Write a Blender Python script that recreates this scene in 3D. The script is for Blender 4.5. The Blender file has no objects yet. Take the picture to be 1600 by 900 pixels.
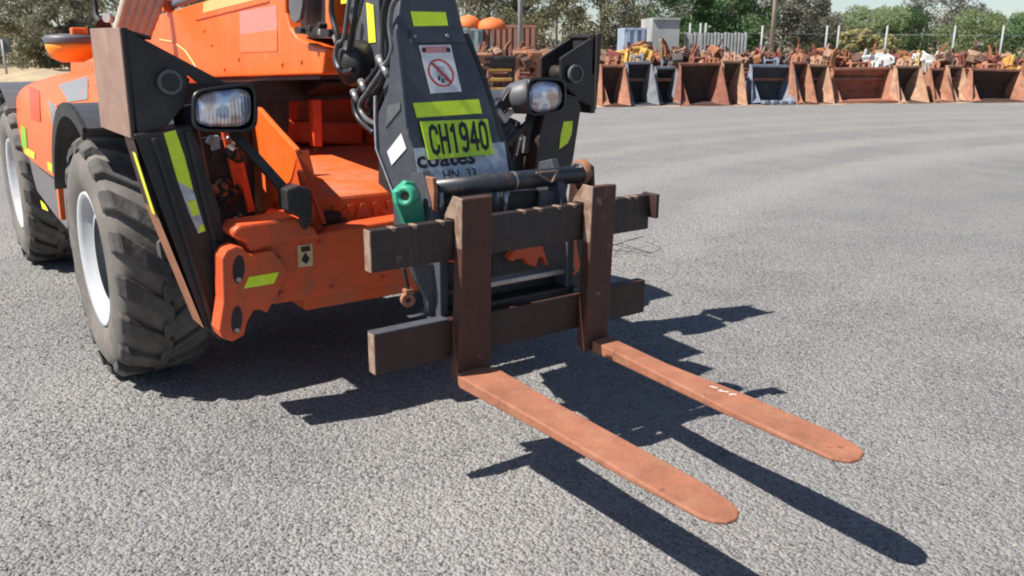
import bpy, bmesh, math, random
from mathutils import Vector, Matrix, Euler
random.seed(7)
sc = bpy.context.scene
COL = sc.collection
V = Vector

# ------------------------------------------------------------------ camera
CAM = V((-1.2518, -2.5209, 1.5546))
YAW, PIT, ROL, FPX = 0.6258, 0.2775, 0.0070, 1355.0
FWD = V((math.sin(YAW)*math.cos(PIT), math.cos(YAW)*math.cos(PIT), -math.sin(PIT)))
_R = V((math.cos(YAW), -math.sin(YAW), 0)); _U = _R.cross(FWD)
RT = _R*math.cos(ROL) + _U*math.sin(ROL); UP = -_R*math.sin(ROL) + _U*math.cos(ROL)
cd = bpy.data.cameras.new('camera'); cam = bpy.data.objects.new('camera', cd); COL.objects.link(cam)
cam.matrix_world = Matrix(((RT.x, UP.x, -FWD.x, CAM.x), (RT.y, UP.y, -FWD.y, CAM.y), (RT.z, UP.z, -FWD.z, CAM.z), (0, 0, 0, 1)))
cd.sensor_width = 36; cd.lens = FPX/1600*36; cd.clip_start = .05; cd.clip_end = 3000
cd.dof.use_dof = True; cd.dof.focus_distance = 4.2; cd.dof.aperture_fstop = 9.0
sc.camera = cam

# ------------------------------------------------------------------ light
SUN = V((-.72, .22, 1)).normalized()
w = bpy.data.worlds.new("World"); sc.world = w; w.use_nodes = True
nt = w.node_tree; bg = nt.nodes['Background']
sky = nt.nodes.new('ShaderNodeTexSky'); sky.sky_type = 'NISHITA'; sky.sun_disc = False
sky.sun_elevation = math.asin(SUN.z); sky.sun_rotation = math.atan2(SUN.x, SUN.y)
sky.air_density = 0.8; sky.dust_density = 0.5; sky.ozone_density = 1.0
nt.links.new(sky.outputs[0], bg.inputs[0]); bg.inputs[1].default_value = 0.075
sd = bpy.data.lights.new('sun', 'SUN'); sd.energy = 5.0; sd.angle = math.radians(.5); sd.color = (1, .95, .88)
so = bpy.data.objects.new('sun', sd); COL.objects.link(so)
so.rotation_euler = SUN.to_track_quat('Z', 'Y').to_euler(); so.location = SUN*30
sc.view_settings.view_transform = 'Standard'; sc.view_settings.look = 'None'
sc.view_settings.exposure = 0.72; sc.view_settings.gamma = 1.0
sc.cycles.filter_width = 2.0

# ------------------------------------------------------------------ helpers
def ray(px, py): return FWD*FPX + RT*(px-800) - UP*(py-450)
def U(px, py, ax, v):
    """point of the photograph's pixel on the plane axis = v (z measured from the ground)"""
    d = ray(px, py); i = 'XYZ'.index(ax); return CAM + d*((v-CAM[i])/d[i])
def UPl(px, py, p0, n):
    d = ray(px, py); return CAM + d*((p0-CAM).dot(n)/d.dot(n))

MATS = {}
def mat(name, col, rough=.6, var=.25, scale=6.0, metal=0.0, spec=.5, bump=.0, bscale=60, dirt=None, dirt_amt=.5, dscale=3.0, emit=None, coat=0, chips=None, streak=None):
    """noise-varied principled material; dirt = (colour) blotched over the base"""
    if name in MATS: return MATS[name]
    m = bpy.data.materials.new(name); m.use_nodes = True; N = m.node_tree.nodes; L = m.node_tree.links
    b = N['Principled BSDF']; tc = N.new('ShaderNodeTexCoord')
    geo = N.new('ShaderNodeNewGeometry'); P = geo.outputs['Position']
    n1 = N.new('ShaderNodeTexNoise'); n1.inputs['Scale'].default_value = scale; n1.inputs['Detail'].default_value = 8; n1.inputs['Roughness'].default_value = .65
    L.new(P, n1.inputs['Vector'])
    r = N.new('ShaderNodeMapRange'); r.inputs[1].default_value = .3; r.inputs[2].default_value = .7
    r.inputs[3].default_value = 1-var; r.inputs[4].default_value = 1+var; L.new(n1.outputs[0], r.inputs[0])
    mul = N.new('ShaderNodeMix'); mul.data_type = 'RGBA'; mul.blend_type = 'MULTIPLY'; mul.inputs[0].default_value = 1
    mul.inputs[6].default_value = (*col, 1); L.new(r.outputs[0], mul.inputs[7])
    out = mul.outputs[2]
    if dirt:
        n2 = N.new('ShaderNodeTexNoise'); n2.inputs['Scale'].default_value = dscale; n2.inputs['Detail'].default_value = 10; n2.inputs['Roughness'].default_value = .7
        L.new(P, n2.inputs['Vector'])
        r2 = N.new('ShaderNodeMapRange'); r2.inputs[1].default_value = .62-.25*dirt_amt; r2.inputs[2].default_value = .72-.1*dirt_amt
        r2.inputs[4].default_value = min(1, .35+.6*dirt_amt); L.new(n2.outputs[0], r2.inputs[0])
        mx = N.new('ShaderNodeMix'); mx.data_type = 'RGBA'; L.new(r2.outputs[0], mx.inputs[0]); L.new(out, mx.inputs[6]); mx.inputs[7].default_value = (*dirt, 1)
        out = mx.outputs[2]
    def layer(out, vec, scale_, lo, hi, c_, amt):
        n4 = N.new('ShaderNodeTexNoise'); n4.inputs['Scale'].default_value = scale_; n4.inputs['Detail'].default_value = 9; n4.inputs['Roughness'].default_value = .68; L.new(vec, n4.inputs['Vector'])
        r4 = N.new('ShaderNodeMapRange'); r4.inputs[1].default_value = lo; r4.inputs[2].default_value = hi; r4.inputs[4].default_value = amt; L.new(n4.outputs[0], r4.inputs[0])
        m4 = N.new('ShaderNodeMix'); m4.data_type = 'RGBA'; L.new(r4.outputs[0], m4.inputs[0]); L.new(out, m4.inputs[6]); m4.inputs[7].default_value = (*c_, 1); return m4.outputs[2]
    if chips: out = layer(out, P, chips[1], chips[2], chips[2]+.04, chips[0], .85)
    if streak:
        mp = N.new('ShaderNodeMapping'); mp.inputs['Scale'].default_value = (1, 1, .10); L.new(P, mp.inputs['Vector'])
        out = layer(out, mp.outputs[0], streak[1], .50, .66, streak[0], streak[2])
    L.new(out, b.inputs['Base Color'])
    b.inputs['Roughness'].default_value = rough; b.inputs['Metallic'].default_value = metal
    b.inputs['Specular IOR Level'].default_value = spec; b.inputs['Coat Weight'].default_value = coat
    if bump:
        n3 = N.new('ShaderNodeTexNoise'); n3.inputs['Scale'].default_value = bscale; n3.inputs['Detail'].default_value = 5
        L.new(P, n3.inputs['Vector'])
        bp = N.new('ShaderNodeBump'); bp.inputs['Strength'].default_value = bump; bp.inputs['Distance'].default_value = .01
        L.new(n3.outputs[0], bp.inputs['Height']); L.new(bp.outputs[0], b.inputs['Normal'])
    MATS[name] = m; return m

ORANGE = mat('orange_paint', (.80, .135, .017), .38, .08, 4, dirt=(.55, .19, .08), dirt_amt=.30, dscale=7, coat=.12, chips=((.16, .07, .04), 14, .70), streak=((.62, .22, .09), 18, .30))
ORC = mat('orange_shaded_chassis_paint', (.66, .088, .018), .48, .12, 5, dirt=(.34, .10, .05), dirt_amt=.5, dscale=6, bump=.05, chips=((.11, .05, .035), 16, .665), streak=((.30, .09, .05), 22, .45))  # redder, darker copy of the orange: shade painted into the chassis colour
ORANGE2 = mat('orange_deck_paint', (.70, .115, .022), .6, .14, 8, dirt=(.34, .20, .13), dirt_amt=.62, dscale=5, bump=.1)
FADED = mat('faded_sticker', (.70, .17, .06), .6, .1, 20)
PINKY = mat('pink_sticker', (.66, .23, .19), .6, .12, 30)
STRIPE = mat('pale_stripe_decal', (.85, .45, .17), .5, .06, 10)
BLACK = mat('black_paint', (.020, .019, .020), .5, .3, 7, dirt=(.060, .046, .038), dirt_amt=.5, dscale=6, bump=.05, chips=((.16, .085, .05), 18, .69))
SLATE = mat('slate_paint', (.060, .065, .078), .5, .2, 9, dirt=(.10, .10, .105), dirt_amt=.35, dscale=14, bump=.05, chips=((.15, .12, .10), 24, .71), streak=((.085, .088, .095), 20, .5))
RUBBERH = mat('hose_rubber', (.02, .02, .022), .4, .2, 20)
CHROME = mat('worn_steel', (.35, .34, .33), .35, .3, 20, metal=.7)
STEELP = mat('hydraulic_pipe_paint', (.11, .125, .16), .45, .2, 12)
RUST = mat('fork_rust', (.29, .112, .062), .75, .25, 9, dirt=(.33, .165, .095), dirt_amt=.5, dscale=7, bump=.25, bscale=90, chips=((.16, .07, .045), 11, .62))
DRUST = mat('dark_rust', (.040, .017, .012), .62, .3, 10, dirt=(.022, .018, .017), dirt_amt=.55, dscale=5, bump=.2, bscale=70, streak=((.075, .030, .018), 14, .22), chips=((.17, .09, .06), 14, .64))
BARM = mat('bar_weathered_steel', (.020, .016, .015), .5, .3, 12, dirt=(.042, .018, .013), dirt_amt=.5, dscale=8, bump=.25, bscale=60, streak=((.085, .040, .027), 40, .45), chips=((.16, .10, .07), 15, .65))
LRUST = mat('pale_scraped_sunlit_rust', (.27, .19, .14), .7, .3, 30, dirt=(.14, .06, .035), dirt_amt=.65, dscale=20)
FOOTM = mat('foot_plate_worn', (.27, .17, .13), .75, .2, 5, dirt=(.20, .11, .075), dirt_amt=.5, dscale=6, bump=.15)
SCRAPE = mat('arm_edge_rust', (.30, .13, .07), .75, .25, 16, dirt=(.22, .10, .06), dirt_amt=.5, dscale=12)
PLT = mat('number_plate_green', (.52, .74, .03), .4, .12, 14, dirt=(.40, .55, .05), dirt_amt=.3, dscale=12)
YEL = mat('reflective_yellow_tape', (.72, .92, .03), .35, .10, 40, spec=.6)
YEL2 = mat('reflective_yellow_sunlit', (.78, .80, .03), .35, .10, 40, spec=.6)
WHT = mat('white_sticker', (.78, .78, .77), .5, .06, 40)
SGREY = mat('grey_worn_sticker', (.50, .53, .57), .6, .3, 30, dirt=(.09, .09, .095), dirt_amt=.38, dscale=20)
REDS = mat('red_print', (.62, .06, .05), .5, .1, 40)
PINKP = mat('faded_red_print', (.72, .30, .28), .5, .15, 40)
INK = mat('black_print', (.012, .012, .014), .5, .1, 30)
CREAM = mat('cream_sticker', (.55, .42, .22), .6, .2, 40)
GREEN = mat('green_painted_lug', (.035, .30, .18), .45, .15, 12, dirt=(.38, .10, .05), dirt_amt=.12, dscale=26)
TYRE = mat('tyre_rubber', (.062, .059, .055), .85, .25, 12, dirt=(.16, .15, .135), dirt_amt=.68, dscale=4, bump=.3, bscale=40)
TYREW = mat('tyre_sidewall', (.13, .118, .105), .85, .15, 14, dirt=(.21, .185, .16), dirt_amt=.65, dscale=5, bump=.1, bscale=40)
RIM = mat('wheel_rim_paint', (.43, .44, .46), .45, .10, 10, dirt=(.35, .33, .31), dirt_amt=.35, dscale=8)
GREYP = mat('grey_plastic_panel', (.10, .105, .115), .5, .12, 10, dirt=(.17, .165, .16), dirt_amt=.4, dscale=7)
SKIRT = mat('grey_side_skirt', (.15, .14, .14), .55, .12, 10, dirt=(.22, .19, .17), dirt_amt=.4)
VENTM = mat('grey_vent_panel', (.20, .20, .205), .5, .12, 90)
FENDER = mat('fender_plastic', (.055, .058, .063), .45, .12, 8, dirt=(.10, .10, .10), dirt_amt=.4)
BEIGEH = mat('beige_corrugated_hose', (.42, .36, .27), .7, .15, 18)
GLASS = mat('cab_glass', (.03, .04, .04), .08, .1, 3, spec=.8)
AMBER = mat('amber_cover', (.80, .30, .03), .35, .15, 12)

# lamp lens: painted red, white and blue reflections under a clear coat
def lens_mat():
    m = bpy.data.materials.new('lamp_lens'); m.use_nodes = True; N = m.node_tree.nodes; L = m.node_tree.links
    b = N['Principled BSDF']; g = N.new('ShaderNodeNewGeometry')
    v = N.new('ShaderNodeTexVoronoi'); v.inputs['Scale'].default_value = 70; L.new(g.outputs['Position'], v.inputs['Vector'])
    nz = N.new('ShaderNodeTexNoise'); nz.inputs['Scale'].default_value = 16; nz.inputs['Detail'].default_value = 0; L.new(g.outputs['Position'], nz.inputs['Vector'])
    cr = N.new('ShaderNodeValToRGB'); e = cr.color_ramp.elements
    e[0].color = (.55, .40, .37, 1); e[0].position = .30; e[1].color = (.45, .53, .70, 1); e[1].position = .72
    x = e.new(.42); x.color = (.78, .72, .71, 1); x = e.new(.50); x.color = (.85, .86, .88, 1); x = e.new(.58); x.color = (.70, .76, .88, 1); x = e.new(.64); x.color = (.42, .47, .58, 1)
    L.new(nz.outputs[0], cr.inputs[0]); L.new(cr.outputs[0], b.inputs['Base Color'])
    b.inputs['Roughness'].default_value = .12; b.inputs['Metallic'].default_value = .45; b.inputs['Coat Weight'].default_value = 1
    bp = N.new('ShaderNodeBump'); bp.inputs['Strength'].default_value = .35; bp.inputs['Distance'].default_value = .004
    wv = N.new('ShaderNodeTexWave'); wv.inputs['Scale'].default_value = 22; wv.inputs['Distortion'].default_value = .6; L.new(g.outputs['Position'], wv.inputs['Vector'])
    L.new(wv.outputs[0], bp.inputs['Height']); L.new(bp.outputs[0], b.inputs['Normal'])
    return m
LENS = lens_mat()

class MB:
    """collects shapes into one mesh"""
    def __init__(s): s.v = []; s.f = []; s.m = []; s.mats = []; s.sm = []
    def _mi(s, m):
        if m not in s.mats: s.mats.append(m)
        return s.mats.index(m)
    def add(s, vs, fs, m, smooth=False):
        o = len(s.v); mi = s._mi(m); s.v += [V(p) for p in vs]
        for f in fs: s.f.append([o+i for i in f]); s.m.append(mi); s.sm.append(smooth)
        return s
    def prism(s, pts, ext, m):
        n = len(pts); ext = V(ext); a = [V(p) for p in pts]
        nrm = V((0, 0, 0))
        for i in range(n): nrm += a[i].cross(a[(i+1) % n])
        if nrm.dot(ext) > 0: a.reverse()
        b = [p+ext for p in a]
        return s.add(a+b, [list(range(n)), list(range(2*n-1, n-1, -1))] + [[(i+1) % n, i, n+i, n+(i+1) % n] for i in range(n)], m)
    def box(s, c, sz, m, rot=None):
        c = V(c); M = rot.to_matrix() if isinstance(rot, Euler) else (rot or Matrix.Identity(3))
        vs = [c + M @ V((x*sz[0]/2, y*sz[1]/2, z*sz[2]/2)) for x in (-1, 1) for y in (-1, 1) for z in (-1, 1)]
        return s.add(vs, [[0, 1, 3, 2], [4, 6, 7, 5], [0, 4, 5, 1], [2, 3, 7, 6], [0, 2, 6, 4], [1, 5, 7, 3]], m)
    def beam(s, a, b, w, h, m, up=(0, 0, 1)):
        a = V(a); b = V(b); d = (b-a); L = d.length; d.normalize(); x = d.cross(V(up))
        if x.length < 1e-4: x = d.cross(V((0, 1, 0)))
        x.normalize(); z = x.cross(d)
        M = Matrix((x, d, z)).transposed()
        return s.box((a+b)/2, (w, L, h), m, M)
    def tube(s, pts, r, m, n=10, caps=True):
        pts = [V(p) for p in pts]; k = len(pts); rs = r if isinstance(r, (list, tuple)) else [r]*k
        vs = []; prev = None
        for i, p in enumerate(pts):
            t = (pts[min(i+1, k-1)] - pts[max(i-1, 0)]).normalized()
            if prev is None: x = t.orthogonal().normalized()
            else:
                x = (prev - t*prev.dot(t)).normalized()
            prev = x; y = t.cross(x)
            for j in range(n):
                a = 2*math.pi*j/n; vs.append(p + (x*math.cos(a)+y*math.sin(a))*rs[i])
        fs = [[i*n+j, i*n+(j+1) % n, (i+1)*n+(j+1) % n, (i+1)*n+j] for i in range(k-1) for j in range(n)]
        s.add(vs, fs, m, True)
        if caps: s.add(vs[:n], [list(range(n-1, -1, -1))], m); s.add(vs[-n:], [list(range(n))], m)
        return s
    def disc(s, c, nrm, r, th, m, n=24):
        nrm = V(nrm).normalized(); return s.tube([V(c)-nrm*th/2, V(c)+nrm*th/2], r, m, n)
    def ring(s, c, nrm, r1, r2, th, m, n=28):
        """flat ring r1..r2 with thickness"""
        nrm = V(nrm).normalized(); x = nrm.orthogonal().normalized(); y = nrm.cross(x); vs = []
        for j in range(n):
            a = 2*math.pi*j/n; d = x*math.cos(a)+y*math.sin(a)
            vs += [V(c)+d*r1-nrm*th/2, V(c)+d*r2-nrm*th/2, V(c)+d*r2+nrm*th/2, V(c)+d*r1+nrm*th/2]
        fs = []
        for j in range(n):
            k = (j+1) % n
            for q in range(4): fs.append([j*4+q, k*4+q, k*4+(q+1) % 4, j*4+(q+1) % 4])
        return s.add(vs, fs, m)
    def lathe(s, c, axis, prof, m, n=48, smooth=True):
        """prof: (offset along axis, radius)"""
        ax = V(axis).normalized(); x = ax.orthogonal().normalized(); y = ax.cross(x); vs = []; k = len(prof)
        for j in range(n):
            a = 2*math.pi*j/n; d = x*math.cos(a)+y*math.sin(a)
            vs += [V(c)+ax*o+d*r for o, r in prof]
        fs = [[j*k+i, ((j+1) % n)*k+i, ((j+1) % n)*k+i+1, j*k+i+1] for j in range(n) for i in range(k-1)]
        return s.add(vs, fs, m, smooth)
    def text(s, body, origin, xd, yd, height, width, m, bold=.0, th=.0015):
        """text filling width x height from its lower left corner"""
        cu = bpy.data.curves.new('t', 'FONT'); cu.body = body; cu.size = 1; cu.offset = bold; cu.resolution_u = 2
        to = bpy.data.objects.new('t', cu); me = bpy.data.meshes.new_from_object(to)
        xs = [v.co.x for v in me.vertices]; ys = [v.co.y for v in me.vertices]
        x0, x1, y0, y1 = min(xs), max(xs), min(ys), max(ys)
        xd = V(xd).normalized(); yd = V(yd).normalized()
        vs = [V(origin)+xd*((v.co.x-x0)/(x1-x0)*width)+yd*((v.co.y-y0)/(y1-y0)*height) for v in me.vertices]
        s.add(vs, [list(p.vertices) for p in me.polygons], m)
        bpy.data.objects.remove(to); bpy.data.curves.remove(cu); bpy.data.meshes.remove(me); return s
    GL = {'C': [[(.95, 1.5), (.9, 1.8), (.5, 2), (.1, 1.8), (0, 1.4), (0, .6), (.1, .2), (.5, 0), (.9, .2), (.95, .5)]], 'H': [[(.02, 0), (.02, 2)], [(.95, 0), (.95, 2)], [(.02, 1.02), (.95, 1.02)]],
          '1': [[(.15, 1.6), (.55, 1.95), (.55, 0)]], '9': [[(.92, 1.25), (.8, 1.02), (.5, .9), (.15, 1.02), (.02, 1.4), (.12, 1.85), (.5, 2), (.85, 1.85), (.95, 1.4), (.92, .6), (.75, .15), (.45, 0), (.1, .12)]],
          '4': [[(.75, 0), (.75, 2), (.0, .62), (1.05, .62)]], '0': [[(.5, 2), (.88, 1.8), (.97, 1.3), (.97, .7), (.88, .2), (.5, 0), (.12, .2), (.03, .7), (.03, 1.3), (.12, 1.8), (.5, 2)]]}
    def strokes(s, body, origin, xv, yv, m, wd=.20, gap=.42):
        """block characters drawn as flat strokes; xv, yv span the whole line"""
        n = len(body); tot = n*1.0+(n-1)*gap; xv = V(xv)/tot; yv = V(yv)/2
        nrm = xv.cross(yv).normalized(); x0 = 0; k = 0
        for ch in body:
            for st in s.GL[ch]:
                for i in range(len(st)-1):
                    (ax, ay), (bx, by) = st[i], st[i+1]; L_ = math.hypot(bx-ax, (by-ay)) or 1; dx, dy = (bx-ax)/L_, (by-ay)/L_
                    ax -= dx*wd*.35; ay -= dy*wd*.35; bx += dx*wd*.35; by += dy*wd*.35
                    q = [(ax-dy*wd/2, ay+dx*wd/2), (bx-dy*wd/2, by+dx*wd/2), (bx+dy*wd/2, by-dx*wd/2), (ax+dy*wd/2, ay-dx*wd/2)]
                    k += 1; s.add([V(origin)+xv*(x0+a)+yv*b+nrm*k*.00003 for a, b in q], [[0, 1, 2, 3]], m)
            x0 += 1+gap
        return s
    def build(s, name, parent=None, bevel=0, bseg=2, fix=True, sub=0):
        me = bpy.data.meshes.new(name)
        lo = V([min(p[i] for p in s.v) for i in range(3)]); hi = V([max(p[i] for p in s.v) for i in range(3)])
        c = (lo+hi)/2
        me.from_pydata([tuple(p-c) for p in s.v], [], s.f); me.validate()
        for m in s.mats: me.materials.append(m)
        if len(me.polygons) == len(s.m):
            me.polygons.foreach_set('material_index', s.m); me.polygons.foreach_set('use_smooth', s.sm)
        if fix:
            b = bmesh.new(); b.from_mesh(me)
            bmesh.ops.remove_doubles(b, verts=b.verts, dist=1e-5)
            bmesh.ops.recalc_face_normals(b, faces=b.faces); b.to_mesh(me); b.free()
        o = bpy.data.objects.new(name, me); COL.objects.link(o); o.location = c
        if parent is not None:
            o.parent = parent; o.location = c - WORLD.get(parent, V((0, 0, 0)))
        WORLD[o] = c
        if bevel:
            md = o.modifiers.new('bevel', 'BEVEL'); md.width = bevel; md.segments = bseg; md.limit_method = 'ANGLE'; md.angle_limit = math.radians(35)
        if sub:
            md = o.modifiers.new('sub', 'SUBSURF'); md.levels = sub; md.render_levels = sub
        return o
WORLD = {}

def thing(name, loc, label, cat, group=None):
    o = bpy.data.objects.new(name, None); COL.objects.link(o); o.location = V(loc); WORLD[o] = V(loc); o.empty_display_size = .2
    o['label'] = label; o['category'] = cat
    if group: o['group'] = group
    return o
def tag(o, label=None, cat=None, group=None, kind=None):
    if label: o['label'] = label
    if cat: o['category'] = cat
    if group: o['group'] = group
    if kind: o['kind'] = kind
    return o
KIDS = {}
def copy_tree(o, kids, loc=None, rotz=None, scale=None, mirror=None):
    c = o.copy(); COL.objects.link(c)
    if loc is not None: c.location = loc
    if rotz is not None: c.rotation_euler = (0, 0, rotz)
    if scale is not None: c.scale = scale
    def rec(a, b):
        for ch in [k for k in kids if k.parent == a]:
            d = ch.copy(); COL.objects.link(d); d.parent = b; rec(ch, d)
    rec(o, c); return c
def qpts(pxs, ax, v): return [U(x, y, ax, v) for x, y in pxs]

# ------------------------------------------------------------------ ground
def ground_mat():
    m = bpy.data.materials.new('crushed_gravel'); m.use_nodes = True; N = m.node_tree.nodes; L = m.node_tree.links
    b = N['Principled BSDF']; g = N.new('ShaderNodeNewGeometry'); P = g.outputs['Position']
    def noise(s, d=6, r=.6):
        n = N.new('ShaderNodeTexNoise'); n.inputs['Scale'].default_value = s; n.inputs['Detail'].default_value = d; n.inputs['Roughness'].default_value = r
        L.new(P, n.inputs['Vector']); return n.outputs[0]
    def mix(f, a, c, mode='MIX'):
        x = N.new('ShaderNodeMix'); x.data_type = 'RGBA'; x.blend_type = mode
        for i, q in ((0, f), (6, a), (7, c)):
            if isinstance(q, (int, float)): x.inputs[i].default_value = q
            elif isinstance(q, tuple): x.inputs[i].default_value = (*q, 1)
            else: L.new(q, x.inputs[i])
        return x.outputs[2]
    def rng(i, a, c, d=0., e=1.):
        r = N.new('ShaderNodeMapRange'); L.new(i, r.inputs[0]); r.inputs[1].default_value = a; r.inputs[2].default_value = c; r.inputs[3].default_value = d; r.inputs[4].default_value = e; return r.outputs[0]
    v1 = N.new('ShaderNodeTexVoronoi'); v1.inputs['Scale'].default_value = 85; L.new(P, v1.inputs['Vector'])
    v2 = N.new('ShaderNodeTexVoronoi'); v2.inputs['Scale'].default_value = 38; L.new(P, v2.inputs['Vector'])
    sep = N.new('ShaderNodeSeparateColor'); L.new(v1.outputs['Color'], sep.inputs[0])
    st = mix(rng(sep.outputs[0], 0, 1), (.13, .13, .135), (.31, .305, .30))
    base = mix(rng(noise(1.3, 8, .7), .40, .60), (.170, .169, .168), (.222, .213, .200))
    base = mix(rng(noise(.35, 3), .5, .72, 0, .6), base, (.29, .265, .235))
    # reddish-brown dirt patches
    base = mix(rng(noise(2.3, 4), .66, .8, 0, .5), base, (.30, .22, .175))
    # pale, swept tyre tracks: arcs of one wide turn
    wob = N.new('ShaderNodeMath'); wob.operation = 'MULTIPLY_ADD'; L.new(noise(.5, 3), wob.inputs[0]); wob.inputs[1].default_value = .45
    dd = N.new('ShaderNodeVectorMath'); dd.operation = 'DISTANCE'; dd.inputs[1].default_value = (11.2, -12.8, 0); L.new(P, dd.inputs[0]); L.new(dd.outputs['Value'], wob.inputs[2])
    rp = N.new('ShaderNodeValToRGB'); e = rp.color_ramp.elements; e[0].position = 0; e[0].color = (0, 0, 0, 1); e[1].position = 1; e[1].color = (.35, .35, .35, 1)
    for p_, v_ in ((.10, 0), (.16, .8), (.20, .85), (.23, .15), (.30, .1), (.34, .75), (.38, .75), (.41, .2), (.50, .15), (.54, .7), (.58, .2), (.64, .25), (.67, .8), (.72, .3), (.82, .7), (.86, .3)):
        x = e.new(p_); x.color = (v_, v_, v_, 1)
    L.new(rng(wob.outputs[0], 15.5, 24.5), rp.inputs[0])
    sand = N.new('ShaderNodeMath'); sand.operation = 'MULTIPLY'; L.new(rp.outputs[0], sand.inputs[0]); L.new(rng(noise(2.2, 6), .25, .55, .6, 1), sand.inputs[1])
    base = mix(sand.outputs[0], base, (.305, .290, .265))
    # smooth worn ground farther out: the coarse stones give way
    fd = N.new('ShaderNodeVectorMath'); fd.operation = 'DISTANCE'; fd.inputs[1].default_value = (0, -2, 0); L.new(P, fd.inputs[0])
    stf = rng(fd.outputs['Value'], 3.5, 12, .55, .32)
    c = mix(stf, base, st)
    fine = noise(300, 2)
    c = mix(rng(fd.outputs['Value'], 3, 12, .5, .38), c, mix(rng(fine, .3, .7), (.2, .2, .2), (.85, .85, .85)), 'SOFT_LIGHT')
    L.new(c, b.inputs['Base Color']); b.inputs['Roughness'].default_value = .95; b.inputs['Specular IOR Level'].default_value = .15
    add = N.new('ShaderNodeMath'); add.operation = 'ADD'; L.new(v1.outputs['Distance'], add.inputs[0]); L.new(v2.outputs['Distance'], add.inputs[1])
    bp = N.new('ShaderNodeBump'); bp.invert = True; bp.inputs['Strength'].default_value = .9; bp.inputs['Distance'].default_value = .010
    L.new(add.outputs[0], bp.inputs['Height']); L.new(bp.outputs[0], b.inputs['Normal'])
    return m
GM = ground_mat()
g = MB()
g.add([(-1500, -1500, 0), (1500, -1500, 0), (1500, 1500, 0), (-1500, 1500, 0)], [[0, 1, 2, 3]], GM)
tag(g.build('ground'), 'grey crushed gravel yard running out to the trees', kind='structure')

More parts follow.
